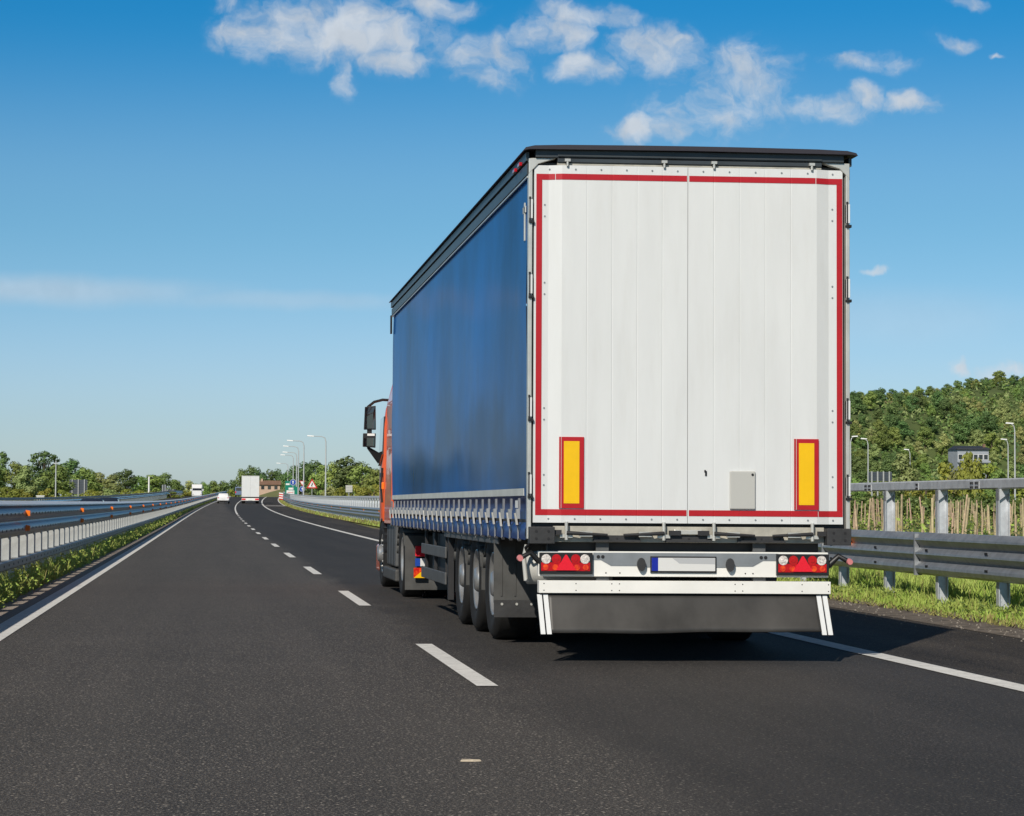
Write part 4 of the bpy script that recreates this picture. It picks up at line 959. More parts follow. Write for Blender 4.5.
LT = [(-31.7, 360, 7.8, 2.5, 'tall'), (-29.0, 352, 6.2, 4.5, 'round'), (-33.3, 350, 6.7, 5.1, 'round'), (-27.2, 385, 8.3, 6.6, 'open'), (-26.3, 340, 5.5, 3.8, 'pale'), (-24.1, 372, 6.1, 4.5, 'round'), (-24.5, 410, 7.3, 6.0, 'dark'), (-21.2, 400, 5.7, 4.5, 'round'), (-20.2, 430, 4.9, 5.5, 'pale'), (-18.4, 450, 4.6, 4.6, 'pale'), (-17.1, 470, 5.8, 5.2, 'dark'), (-15.0, 500, 4.6, 4.7, 'round'), (-12.9, 520, 5.0, 5.4, 'round'), (-10.6, 560, 6.2, 6.2, 'dark'), (-8.6, 570, 4.8, 4.4, 'round'), (-5.9, 620, 6.0, 4.3, 'pale'), (-4.0, 660, 6.7, 4.5, 'round'), (-1.9, 700, 8.1, 4.2, 'round'), (0.9, 740, 8.8, 5.7, 'round'), (3.8, 760, 9.0, 5.9, 'dark'), (6.9, 780, 9.6, 6.0, 'dark'), (10.2, 800, 10.8, 6.2, 'dark'), (13.6, 820, 12.2, 7.0, 'dark'), (16.7, 820, 11.5, 7.0, 'dark'), (20.7, 840, 11.4, 7.2, 'dark'), (24.7, 840, 11.4, 7.2, 'dark'), (26.3, 800, 10.6, 6.2, 'dark'), (16.8, 470, 5.9, 4.4, 'dark'), (17.8, 450, 7.4, 5.0, 'dark'), (19.3, 440, 7.5, 5.3, 'dark'), (20.1, 420, 6.5, 4.3, 'round'), (17.7, 335, 6.3, 3.7, 'round'), (19.6, 330, 7.1, 5.7, 'dark'), (20.9, 320, 5.9, 4.1, 'round'), (22.0, 310, 5.1, 3.7, 'round'), (23.9, 310, 4.6, 4.0, 'round'), (26.6, 320, 5.2, 4.9, 'dark'), (30.4, 330, 5.9, 5.7, 'round'), (35.0, 340, 5.7, 5.8, 'dark')]
KIND = dict(tall=('tall',), round=('round_a', 'round_b'), open=('open',), pale=('pale_a', 'pale_b'), dark=('dark_a', 'dark_b'))
for i, (x, y, h, w, k) in enumerate(LT):
    key = KIND[k][i % len(KIND[k])]; hh = TREEV[key][2]; sz = h/hh
    if k == 'open': lab, grp = 'tallest ragged-topped dark tree above the wood beside the opposite carriageway', None
    elif k == 'tall': lab, grp = 'slim dark tree standing up above the wood, leftmost of the tall ones', None
    elif x > 15 and y < 480:
        grp = 'trees behind the far parapet'; lab = dict(round='mid-green leafy tree behind the far parapet near the lamp posts', dark='dark green leafy tree behind the far parapet near the lamp posts')[k]
    elif y > 600:
        grp = 'far trees at the end of the road'; lab = dict(round='mid-green distant tree where the road disappears', dark='dark distant tree where the road disappears', pale='pale distant tree where the road disappears')[k]
    else:
        grp = 'trees beside the opposite carriageway'; lab = dict(round='mid-green tree in the row beyond the opposite carriageway', dark='dark green tree in the row beyond the opposite carriageway', pale='pale olive tree in the row beyond the opposite carriageway')[k]
    if y > 780: h *= 1.25; sz *= 1.25
    t = tree(key, x, y, gz(x, y)-.1, sz, lab, grp, 'leafy_tree')
    q = w*1.3/(2*RADS[key]); t.scale = (q, q, sz)
BU = [(-25.7, 300, 2.5, 2.8, 'y'), (-23.9, 300, 2.2, 2.6, 'y'), (-22.6, 300, 2.6, 2.3, 'p'), (-20.8, 300, 2.3, 2.1, 'y'), (-20.0, 320, 2.1, 2.5, 'y'), (-18.1, 360, 2.1, 3.1, 'y'), (-16.5, 380, 2.2, 3.6, 'p'), (-13.6, 400, 2.1, 4.1, 'y'), (-12.0, 420, 1.9, 3.6, 'y'), (-7.7, 450, 1.4, 3.9, 'y'), (-5.4, 520, 1.5, 3.6, 'y'), (18.9, 300, 3.0, 3.1, 'y'), (20.7, 295, 3.1, 3.3, 'y'), (16.8, 300, 2.7, 2.3, 'y'), (15.9, 310, 2.8, 2.7, 'p'), (22.6, 290, 3.1, 3.0, 'y'), (5.4, 640, 3.8, 3.8, 'y'), (1.3, 640, 3.5, 3.8, 'y')]
for i, (x, y, h, w, k) in enumerate(BU):
    key = 'bush_y' if k == 'y' else 'bush_p'
    side = 'behind the far parapet' if x > 12 else 'beyond the opposite carriageway'
    t = tree(key, x, y, gz(x, y)-.15, h/3, ('yellow-green bush ' if k == 'y' else 'pale grey-green bush ')+side, 'bushes '+side, 'bush')
    t['category'] = 'bush'; q = w*1.35/(2*RADS[key]); t.scale = (q, q, h/3)
# hillside wood
HILLK = ['round_a', 'round_b', 'dark_a', 'dark_b', 'pale_a', 'pale_b']
CREST = [(0.2777, 36.8), (0.283, 38.2), (0.2875, 37.9), (0.292, 38.2), (0.2973, 39.3), (0.3031, 38.6), (0.3089, 40.6), (0.3143, 40.7), (0.321, 40.1), (0.3264, 41.8), (0.3322, 40.8), (0.3389, 42.2), (0.3453, 46.2), (0.352, 43.6), (0.3565, 45.3)]
for i, (q, zt) in enumerate(CREST):
    y = 742+rnd.uniform(-12, 12); x = q*y; zb = hill_z(x, y)-.3; h = max(3.6, zt-zb)
    key = 'elm' if i == 12 else rnd.choice(['round_a', 'dark_a', 'dark_b', 'round_b'])
    lab = 'round open-crowned tree standing highest on the hill crest' if i == 12 else 'tree in the row along the hill crest against the sky'
    t = tree(key, x, y, zb, h/TREEV[key][2], lab, None if i == 12 else 'trees along the hill crest', 'hill_tree'); k_ = h/TREEV[key][2]; t.scale = (k_*1.5, k_*1.5, k_*1.05) if i == 12 else (max(k_*1.15, .75), max(k_*1.15, .75), k_*1.1)
for i in range(26):
    q = .268+.0039*i+rnd.uniform(-.0012, .0012); y = 741+rnd.uniform(-5, 8); x = q*y; key = rnd.choice(['round_b', 'dark_b', 'pale_b'])
    t = tree(key, x, y, hill_z(x, y)-.6, .5, dict(r='mid-green', d='dark green', p='pale olive')[key[0]]+' bushy tree filling the line along the hill crest', 'bushy trees of the hill crest', 'hill_tree'); t.scale = (rnd.uniform(.7, 1.1), rnd.uniform(.7, 1.0), rnd.uniform(.38, .56))
placed = []; tries = 0; NH = 205
while len(placed) < NH and tries < 9000:
    tries += 1
    y = rnd.uniform(492, 730); q = rnd.uniform(0.264, 0.366); x = q*y
    if 632 < y < 738 and q < 0.302: continue
    if abs(q-0.331) < 0.012 and y < 520: continue
    z = hill_z(x, y)
    if z < 0.2 or any((x-a)**2+(y-b)**2 < 4.1**2 for a, b in placed): continue
    placed.append((x, y))
    nz_ = math.sin(x*.06+1)+math.sin(y*.05+x*.03)
    key = rnd.choice(HILLK[4:] if nz_ > .55 else HILLK[:2]+HILLK[4:5] if nz_ > -.3 else HILLK[2:4]+HILLK[:1])
    s_ = rnd.uniform(.5, .95)*(.62 if y > 672 else 1)
    t = tree(key, x, y, z-.5, s_, dict(r='mid-green', d='dark green', p='pale olive')[key[0]]+' tree in the dense wood covering the hillside', 'trees of the hillside wood', 'hill_tree')
    t.scale = (s_*rnd.uniform(1.0, 1.3), s_*rnd.uniform(1.0, 1.3), s_*.95)
g = np.random.default_rng(5); n = 7500; P = []
while len(P) < n:
    y = g.uniform(480, 745); q = g.uniform(0.10, 0.56)
    if 648 < y < 736 and .22 < q < 0.302: continue
    if 0.264 < q < 0.366 and g.uniform() < .35: continue
    z = hill_z(q*y, y)
    if z > -.6: P.append((q*y, y, z))
P = np.array(P); m_ = 13
C_ = np.repeat(P, m_, 0); D_ = g.normal(0, 1, C_.shape); D_ /= np.linalg.norm(D_, axis=1)[:, None]; D_[:, 2] = np.abs(D_[:, 2])
rr = np.repeat(g.uniform(.9, 2.2, len(P)), m_)[:, None]
far_ = np.repeat(((P[:, 0]/P[:, 1] < .264) | (P[:, 0]/P[:, 1] > .366)), m_)[:, None]
rr = np.where(far_, rr*1.6, rr)
V, F = leaf_quads(C_+D_*rr*np.array([1, 1, 1.1]), D_, .46, g)
me = np_mesh('hill_wood', V, F, [LEAF[0], LEAF[1], LEAF[2]], np.repeat(g.integers(0, 3, len(P)), m_))
o = bpy.data.objects.new('hill_wood', me); COL.objects.link(o); stuff(o, 'dense undergrowth and bushes between the trees of the hillside', 'wood')

# ------------------------------------------------------------------ grass, weeds, vines
def blades(name, pts, hts, wid, g, mats, midx=None, lean=.35):
    n = len(pts); a = g.uniform(0, 6.283, n); ln = g.normal(0, lean, (n, 2))
    w = wid*g.uniform(.6, 1.4, n); dx = np.cos(a)*w; dy = np.sin(a)*w
    B1 = pts+np.stack([dx, dy, 0*dx], 1); B2 = pts-np.stack([dx, dy, 0*dx], 1)
    M1 = pts+np.stack([ln[:, 0]*hts*.4+dx*.7, ln[:, 1]*hts*.4+dy*.7, hts*.6], 1); M2 = M1-np.stack([dx*1.4, dy*1.4, 0*dx], 1)
    TP = pts+np.stack([ln[:, 0]*hts, ln[:, 1]*hts, hts], 1)
    V = np.stack([B1, B2, M2, M1, TP+np.stack([dx, dy, 0*dx], 1)*.12, TP-np.stack([dx, dy, 0*dx], 1)*.12], 1).reshape(-1, 3)
    i = np.arange(n)[:, None]*6
    F = np.concatenate([i+np.array([[0, 1, 2, 3]]), i+np.array([[3, 2, 5, 4]])], 0)
    me = np_mesh(name, V, F, mats, None if midx is None else np.concatenate([midx, midx]))
    o = bpy.data.objects.new(name, me); COL.objects.link(o); return o
vsh = np.vectorize(sh); vzr = np.vectorize(zr)
g = np.random.default_rng(9)
n = 46000; y = 17+33*g.uniform(0, 1, n)**1.25; xo = 8.12+g.gamma(1.6, 1.5, n); cl_ = np.sin(xo*3.1+y*2.3)+np.sin(y*3.7-xo*1.9)+np.sin(y*.9+xo*.7)
h_ = (.035+.15*np.clip((xo-8.25)/1.5, .05, 1))*(1+.22*cl_)*g.uniform(.5, 1.2, n)
mi = (g.uniform(0, 1, n) < (.10+.25*(xo < 8.5))).astype(int)
stuff(blades('verge_grass', np.stack([xo+vsh(y), y, vzr(y)+.0+np.clip(xo-8.2, 0, 1)*.03-.02], 1), np.abs(h_)+.03, .009, g, ['grass', 'drygrass'], mi), 'bright green grass growing under the right crash barrier', 'grass')
n = 1500; xo = 8.35+np.abs(g.normal(.62, .24, n)); y = 18+28*g.uniform(0, 1, n); keep = (np.sin(y*2.8)+np.sin(y*1.1+xo*2)+g.normal(0, .5, n)) > .1; xo = xo[keep]; y = y[keep]; m_ = 10
C_ = np.repeat(np.stack([xo, y, vzr(y)], 1), m_, 0); D_ = g.normal(0, 1, C_.shape)
Pp = C_+np.stack([g.normal(0, .05, len(C_)), g.normal(0, .08, len(C_)), np.abs(g.normal(.04, .05, len(C_)))], 1)
V, F = leaf_quads(Pp, D_+np.array([0, -.3, .6]), .024, g, .5)
me = np_mesh('weeds', V, F, ['vine', 'weed'], g.choice([0, 1], len(F), p=[.7, .3])); o = bpy.data.objects.new('weeds', me); COL.objects.link(o); stuff(o, 'low dark leafy weeds round the feet of the right barrier posts', 'weeds')
n = 2600; xo = 8.12+np.abs(g.normal(0, .16, n)); y = 17+36*g.uniform(0, 1, n)
stuff(blades('dry_grass', np.stack([xo, y, vzr(y)], 1), g.uniform(.01, .07, n), .011, g, ['drygrass', 'dirt_strip'], (g.uniform(0, 1, n) < .4).astype(int), 1.2), 'brown litter of dry stems along the edge of the right verge', 'grass')
n = 1100; xo = 8.05-np.abs(g.normal(0, .42, n)); y = 13+34*g.uniform(0, 1, n); s_ = .0035+.010*g.uniform(0, 1, n)**3; mb = MB()
for a_, b_, c_ in zip(xo, y, s_):
    if a_ < 5.75: continue
    z_ = zr(b_)+.005; mb.add([(a_-c_, b_-c_, z_), (a_+c_*1.2, b_-c_*.6, z_), (a_+c_*.5, b_+c_, z_), (a_-c_*.8, b_+c_*.8, z_), (a_+c_*.1, b_, z_+c_*1.1)], [(0, 1, 4), (1, 2, 4), (2, 3, 4), (3, 0, 4)], 0)
stuff(mb.build('gravel', 'grit'), 'pale grit and small stones scattered over the right shoulder', 'gravel')
n = 15000; y = 45+85*g.uniform(0, 1, n); xo = 8.3+g.uniform(0, 4.6, n)
stuff(blades('verge_grass', np.stack([xo+vsh(y), y, vzr(y)], 1), g.uniform(.06, .2, n), .016, g, ['grass', 'drygrass'], (g.uniform(0, 1, n) < .15).astype(int)), 'farther grass of the right verge in front of the vineyard', 'grass')
n = 9000; y = 105+315*g.uniform(0, 1, n)**1.2; xo = 8.35+g.uniform(0, .95, n)
stuff(blades('dry_grass', np.stack([xo+vsh(y), y, vzr(y)], 1), g.uniform(.06, .25, n), .03, g, ['drygrass', 'grass'], (g.uniform(0, 1, n) < .3).astype(int)), 'dry yellow grass along the foot of the far parapet', 'grass')
# leafy weeds under the left barrier
n = 3400; y = 22+130*g.uniform(0, 1, n)**1.7; xo = -2.43-g.uniform(0, 1, n)**1.2*.42
hh = (.08+.17*g.uniform(0, 1, n)**.7)*(.55+.45*np.clip((-2.36-xo)/.12, 0, 1))*(1+.30*np.sin(y*2.1)+.2*np.sin(y*5.3+1)); m_ = 16
C_ = np.repeat(np.stack([xo+vsh(y), y, vzr(y)], 1), m_, 0); H_ = np.repeat(hh, m_)
t_ = g.uniform(.1, 1, len(C_)); D_ = g.normal(0, 1, C_.shape)
Pp = C_+np.stack([g.normal(0, .045, len(C_)), g.normal(0, .07, len(C_)), H_*t_], 1)
V, F = leaf_quads(Pp, D_+np.array([0.2, -.5, .6]), np.repeat(.022+.00022*(y-22), m_), g, .5)
me = np_mesh('weeds', V, F, ['weed', 'grass'], g.integers(0, 2, len(F)))
o = bpy.data.objects.new('weeds', me); COL.objects.link(o); stuff(o, 'leafy green weeds growing along the foot of the left barrier', 'weeds')
n = 9000; y = 22+150*g.uniform(0, 1, n)**1.6; xo = -2.40-g.uniform(0, 1, n)*.5
stuff(blades('weed_stalks', np.stack([xo+vsh(y), y, vzr(y)-.01], 1), g.uniform(.08, .30, n)*(1+.25*np.sin(y*2.1)), .009+.0*y, g, ['weed', 'drygrass'], (g.uniform(0, 1, n) < .16).astype(int)), 'thin stalks of grass among the weeds by the left barrier', 'grass')
n = 6000; y = 140+330*g.uniform(0, 1, n); xo = -2.5-g.uniform(0, 1, n)*.6
stuff(blades('weed_stalks', np.stack([xo+vsh(y), y, vzr(y)-.01], 1), g.uniform(.12, .32, n), .035, g, ['weed', 'drygrass'], (g.uniform(0, 1, n) < .2).astype(int)), 'distant grassy strip along the foot of the left barrier', 'grass')
# vineyard: low growth, stakes, hedge rows
n = 4200; y = 46+140*g.uniform(0, 1, n); xo = 13.5+g.uniform(0, 1, n)*56; m_ = 8
C_ = np.repeat(np.stack([xo, y, vzr(y)], 1), m_, 0); D_ = g.normal(0, 1, C_.shape)
Pp = C_+np.stack([g.normal(0, .22, len(C_)), g.normal(0, .22, len(C_)), np.abs(g.normal(0, .32, len(C_)))], 1)
V, F = leaf_quads(Pp, D_+np.array([0, 0, .6]), .085, g, .55)
me = np_mesh('vineyard_growth', V, F, ['vine', 'grass', 'drygrass'], g.choice([0, 1, 2], len(F), p=[.45, .3, .25]))
o = bpy.data.objects.new('vineyard_growth', me); COL.objects.link(o); stuff(o, 'low green growth between the stakes of the young vineyard', 'ground cover')
stk = []
for v in range(3):
    mb = MB(); l = rnd.uniform(-.05, .05); mb.tube([(0, 0, -.3), (l*.4, .01, .7), (l, 0, 1.5)], [.043, .038, .032], 6); mb.disc((l, 0, 1.506), .032, 'z', 6, 0, .012); stk.append(mb.mesh('wooden_stake', ['wood']))
cnt = 0
for row in range(16):
    y = 58+row*7.2
    for c_ in range(16):
        q = 0.262+0.104*(c_+row*.37%1+rnd.uniform(-.45, .45))/15
        if rnd.random() < .42: continue
        yy_ = y+rnd.uniform(-2.5, 2.5); x = q*yy_
        if x < 13.5: continue
        o = bpy.data.objects.new('wooden_stake', rnd.choice(stk)); COL.objects.link(o); o.location = (x, yy_, zr(yy_)-.02)
        o.rotation_euler = (rnd.gauss(0, .05), rnd.gauss(0, .055), rnd.uniform(0, 6.28)); f = rnd.uniform(.7, 1.12); o.scale = (1, 1, f)
        tag(o, 'pale wooden stake standing in the young vineyard behind the barrier', 'stake', 'wooden stakes of the vineyard'); cnt += 1
for r_, (y, h_, lab) in enumerate(((196, 1.7, 'low dark green hedge row behind the vineyard stakes'), (232, 2.3, 'taller dark green hedge row in front of the hill'))):
    n = 900; xs = g.uniform(.20, .43, n)*y
    bl = [(x, y+g.normal(0, .5), zr(y)+h_*g.uniform(.25, .62), h_*g.uniform(.30, .5)) for x in xs]
    P_, D_ = blob_points(bl, 22000, g, .6); V, F = leaf_quads(P_, D_, .16, g)
    me = np_mesh('hedge', V, F, ['vine', LEAF[1], LEAF[0]], g.choice([0, 1, 2], len(F), p=[.4, .4, .2]))
    o = bpy.data.objects.new('hedge', me); COL.objects.link(o); tag(o, lab, 'hedge')
for i, (q, y, h_, key) in enumerate(((.3005, 330, 8.3, 'pale_a'), (.332, 440, 10.6, 'bush_y'), (.3235, 455, 8.6, 'bush_y'), (.3395, 455, 8.4, 'bush_y'), (.331, 450, 8.0, 'bush_p'), (.281, 300, 4.5, 'round_a'), (.29, 305, 4.0, 'bush_p'), (.312, 300, 4.2, 'bush_y'), (.352, 300, 4.5, 'bush_y'), (.345, 420, 7, 'round_b'), (.358, 430, 8, 'dark_a'))):
    lab = ('slim yellow-green tree in front of the grey hillside house' if i == 1 else 'bushy pale green tree at the foot of the hill left of the house' if i == 0 else 'bright green shrub at the foot of the wooded hill' if key.startswith('bush') else 'green tree at the foot of the wooded hill')
    x = q*y; zb = max(gz(x, y), hill_z(x, y))
    t = tree(key, x, y, zb-.3, h_/TREEV[key][2], lab, None if i < 2 else 'shrubs and trees at the foot of the hill', 'leafy_tree')
    k_ = h_/TREEV[key][2]; t.scale = (k_*.5, k_*.5, k_) if i == 1 else (k_, k_, k_)

# ------------------------------------------------------------------ lamps and signs
def lamp(x, y, z, h, rz, label, group, arm=1.6):
    t = thing('street_lamp', label, 'street lamp', (x, y, z), rz, group)
    mb = MB(); mb.tube([(0, 0, -.3), (0, 0, h*.5), (0, 0, h*.93), (-.12, 0, h*.985), (-.5, 0, h+.05), (-arm, 0, h+.10)], [.11, .09, .07, .06, .05, .045], 8); mb.build('pole', 'lamp_pole', t)
    mb = MB(); mb.hexa([(-arm-.75,-.16,h+.06),(-arm+.1,-.12,h+.02),(-arm+.1,.12,h+.02),(-arm-.75,.16,h+.06),(-arm-.7,-.12,h+.22),(-arm+.1,-.07,h+.16),(-arm+.1,.07,h+.16),(-arm-.7,.12,h+.22)]); mb.build('lamp_head', 'lamp_head', t, bevel=.03)
    return t
G1 = 'street lamps along the slip road'
for i, (x, y, top) in enumerate(((14.33, 290, 9.77), (12.72, 318, 9.95), (13.19, 350, 10.0), (14.2, 385, 9.9), (14.9, 420, 10.2), (15.6, 470, 9.6))):
    lamp(x, y, zr(y), top-zr(y), 0, 'nearest curved street lamp behind the far parapet, right of the warning sign' if i == 0 else 'curved grey street lamp behind the group of blue and green signs', None if i == 0 else G1)
for i, (x, y, top, lab) in enumerate(((87.0, 247, 10.6, 'tallest street lamp at the foot of the hill right of the house'), (106.85, 306, 10.7, 'shorter street lamp just left of the tallest one by the house'), (87.7, 306, 10.6, 'street lamp just right of the lorry in front of the hill'), (87.0, 312, 11.1, 'street lamp nearest the lorry edge in front of the hill'), (111.73, 366, 10.8, 'low street lamp rising behind the pale bushy tree'))):
    lamp(x, y, zr(y)-.05, top-zr(y), R(180) if i == 3 else 0, lab, None, .25)
def post(t, h, r=.04, x=0): mb = MB(); mb.tube([(x, .06, -.3), (x, .06, h)], r, 8); mb.build('post', 'lamp_pole', t)
def sign_board(kind, s_, z, t, dy=0.0):
    """kind of face; s_ = half size, z = centre height"""
    mb = MB(); y = dy
    if kind == 'arrow':
        mb.disc((0, y, z), s_, 'y', 24, 0, .02); mb.disc((0, y-.021, z), s_*.93, 'y', 24, 1, .003)
        mb.prism([(-s_*.11, z-s_*.62), (s_*.11, z-s_*.62), (s_*.11, z+s_*.05), (s_*.36, z+s_*.05), (0, z+s_*.65), (-s_*.36, z+s_*.05), (-s_*.11, z+s_*.05)], 'y', y-.028, y-.025, 0)
        mats = ['white_sign', 'blue_sign']
    elif kind == 'warning' or kind == 'yield':
        q = 1 if kind == 'warning' else -1
        tri = lambda k: [(-s_*k, z-q*s_*.577*k), (s_*k, z-q*s_*.577*k), (0, z+q*s_*1.155*k)]
        mb.prism(tri(1), 'y', y-.02, y, 0); mb.prism(tri(.68), 'y', y-.025, y-.021, 1)
        if kind == 'warning':
            mb.prism([(-.10*s_, z-.28*s_), (.08*s_, z-.28*s_), (.04*s_, z-.02*s_), (.20*s_, z+.16*s_), (.06*s_, z+.44*s_), (-.10*s_, z+.40*s_), (.02*s_, z+.18*s_), (-.16*s_, z+.02*s_)], 'y', y-.03, y-.026, 2)
        mats = ['red_sign', 'white_sign', 'black']
    mb.build('sign_face', mats, t); post(t, z+s_*.4)
t = thing('warning_sign', 'red-bordered triangular bend warning sign behind the far parapet', 'road sign', (13.73, 315, zr(315))); sign_board('warning', .74, 2.75, t)
t = thing('yield_sign', 'inverted red and white give-way triangle above a blue arrow disc', 'road sign', (13.0, 330, zr(330))); sign_board('yield', .42, 3.10, t); sign_board('arrow', .40, 2.2, t)
t = thing('arrow_sign', 'blue round arrow sign standing highest in front of the green board', 'road sign', (12.22, 345, zr(345))); sign_board('arrow', .46, 3.15, t)
t = thing('direction_board', 'green and white motorway direction board left of the give-way sign', 'road sign', (12.05, 352, zr(352)))
mb = MB(); mb.box(-.75, .75, -.03, 0, 1.3, 3.35, 0); mb.box(-.55, .62, -.036, -.031, 1.35, 1.95, 1); mb.box(-.25, .5, -.036, -.031, 2.05, 2.35, 1); mb.box(-.66, -.1, -.036, -.031, 2.75, 3.0, 1); mb.box(-.4, .5, -.040, -.037, 1.6, 1.67, 2)
mb.build('sign_face', ['green_sign', 'white_sign', 'red_sign'], t); post(t, 3.2, .05, -.5); post(t, 3.2, .05, .5)
t = thing('direction_board', 'small plain teal board half hidden between the two arrow signs', 'road sign', (13.05, 358, zr(358)))
mb = MB(); mb.box(-.42, .42, -.03, 0, 1.3, 2.5, 0); mb.build('sign_face', 'green_sign', t); post(t, 2.4)
t = thing('sign_back', 'small pale square sign seen from behind above the far parapet', 'road sign', (11.9, 200, zr(200)))
mb = MB(); mb.box(-.29, .29, -.015, .015, 1.88, 2.48, 0); mb.box(-.29, .29, -.03, -.016, 2.05, 2.08, 0); mb.box(-.29, .29, -.03, -.016, 2.28, 2.31, 0); mb.build('sign_face', 'boxgrey', t); post(t, 2.4, .03)
t = thing('crash_cushion', 'red and white striped marker at the far end of the parapet', 'traffic marker', (12.35, 398, zr(398)))
mb = MB()
for k in range(6):
    mb.hexa([(-.62, -.02, .25+k*.2), (.62, -.02, .05+k*.2), (.62, .25, .05+k*.2), (-.62, .25, .25+k*.2), (-.62, -.02, .449+k*.2), (.62, -.02, .249+k*.2), (.62, .25, .249+k*.2), (-.62, .25, .449+k*.2)], k % 2)
mb.build('striped_panel', ['red_sign', 'white_sign'], t); mb = MB(); mb.box(-.5, .5, .26, .5, -.1, 1.2); mb.build('support', 'grey', t)
def gantry_back(x, y, z0, w, h, n, label, zg=None, name='sign_back', legs='galv_pale'):
    t = thing(name, label, 'road sign', (x, y, zr(y) if zg is None else zg))
    mb = MB(); mb.box(-w/2, w/2, 0, .06, z0, z0+h, 0)
    for k in range(1, 6): mb.box(-w/2, w/2, -.03, -.001, z0+h*k/6-.02, z0+h*k/6+.02, 0)
    mb.build('panel', 'signback', t)
    for k in range(n):
        mb = MB(); xx = -w/2+w*(k+.5)/n; mb.box(xx-.07, xx+.07, -.16, -.035, -.3, z0+h+.05); mb.build('post', legs, t)
gantry_back(-21.3, 380, 1.0, 2.95, 2.35, 3, 'large dark sign seen from behind with three pale posts by the wood')
gantry_back(-9.25, 470, 1.0, .95, 1.4, 2, 'small dark sign seen from behind next to the white pole')
gantry_back(-8.2, 480, -.35+1.0, 2.4, .8, 2, 'low grey board beside the opposite carriageway', name='low_board')
gantry_back(-15.4, 430, .5, 1.5, .7, 2, 'low dark board at the edge of the wood left of the white pole', name='low_board')
gantry_back(73.0, 250, 3.55, 2.6, 1.0, 4, 'grey sign seen from behind above the right handrail')
t = thing('utility_pole', 'thin weathered pole in front of the wood beside the dark sign', 'pole', (-19.68, 300, zr(300))); mb = MB(); mb.tube([(0, 0, -.3), (0, 0, 5.6)], [.10, .07], 8); mb.box(-.35, .35, -.05, .05, 5.2, 5.32); mb.build('mast', 'lamp_pole', t)
t = thing('utility_pole', 'thick white pole beyond the opposite carriageway', 'pole', (-10.96, 420, zr(420))); mb = MB(); mb.tube([(0, 0, -.3), (0, 0, 3.9)], [.17, .15], 10); mb.box(-.14, .14, -.14, .14, 3.9, 4.0); mb.build('mast', 'white_sign', t)
t = thing('roadside_cabinet', 'small white cabinet at the left edge beyond the barrier', 'cabinet', (-14.4, 200, zr(200)))
mb = MB(); mb.box(-.32, .32, -.2, .2, -.1, 1.35, 0); mb.box(-.30, -.02, -.22, -.201, .1, 1.25, 1); mb.box(.02, .30, -.22, -.201, .1, 1.25, 1); mb.box(-.36, .36, -.25, .24, 1.351, 1.41, 0); mb.build('housing', ['white_sign', 'boxgrey'], t)

# ------------------------------------------------------------------ houses
def window(parent, x, y, z, w, h, frame='white_sign'):
    mb = MB(); mb.box(x-w/2-.07, x+w/2+.07, y-.03, y-.002, z-.07, z+h+.07); f = mb.build('window', frame, parent)
    mb = MB(); mb.box(x-w/2, x+w/2, y-.045, y-.032, z, z+h); mb.build('pane', 'glass', f)
x, y = .3335*500, 500; zb = 8.9
hs = thing('hillside_house', 'grey house with dark roof and a band of windows at the foot of the hill', 'house', (x, y, zb))
mb = MB(); mb.box(-3.5, 3.5, 0, 6.5, -6, 5.6); mb.build('wall', 'greyplaster', hs)
mb = MB(); mb.hexa([(-3.8,-.5,5.62),(3.8,-.5,5.62),(3.7,6.9,5.62),(-3.7,6.9,5.62),(-3.6,-.2,5.9),(3.6,-.2,5.9),(3.2,3.5,6.5),(-3.2,3.5,6.5)]); rf = mb.build('roof', 'slate', hs)
mb = MB(); mb.box(2.8, 3.3, 1.6, 2.2, 5.9, 6.9); mb.build('chimney', 'tile', rf)
for k in range(6): window(hs, -2.85+k*1.14, 0, 3.45, .86, 1.05)
for k in range(6): window(hs, -2.85+k*1.14, 0, 1.7, .86, .8)
mb = MB(); mb.box(-3.6, 3.6, -.9, -.05, 2.72, 2.86, 0); mb.box(-3.6, 3.6, -.92, -.86, 2.86, 3.15, 0); mb.build('balcony', 'greyplaster', hs)
sh_ = thing('stone_shed', 'small pinkish plastered shed left of the grey hillside house', 'shed', (.3265*488, 488, 5.2))
mb = MB(); mb.box(-1.2, .9, 0, 3, -6, 3.6, 0); mb.build('wall', 'plaster', sh_); mb = MB(); mb.hexa([(-1.4,-.2,3.6),(1.1,-.2,3.6),(1.1,3.2,3.6),(-1.4,3.2,3.6),(-1.4,-.2,3.9),(1.1,-.2,3.7),(1.1,3.2,3.7),(-1.4,3.2,3.9)]); mb.build('roof', 'tile', sh_)
window(sh_, -.2, 0, 1.6, .6, .9)
fh = thing('farmhouse', 'long low farmhouse with brown tiled roof on the bank behind the white lorry', 'house', (16.2, 690, 5.4))
mb = MB(); mb.box(-5.5, 4.4, 0, 7, -3, 1.9); mb.build('wall', 'plaster', fh)
mb = MB(); mb.prism([(-.5, 1.90), (7.5, 1.90), (3.5, 3.2)], 'x', -5.9, 4.8); rf = mb.build('roof', 'tile', fh); mb = MB(); mb.box(-1.2, -.6, 2.6, 3.2, 2.8, 3.7); mb.build('chimney', 'plaster', rf)
for k in range(5): window(fh, -4.6+k*1.95, 0, .6, .8, .9, 'slate')

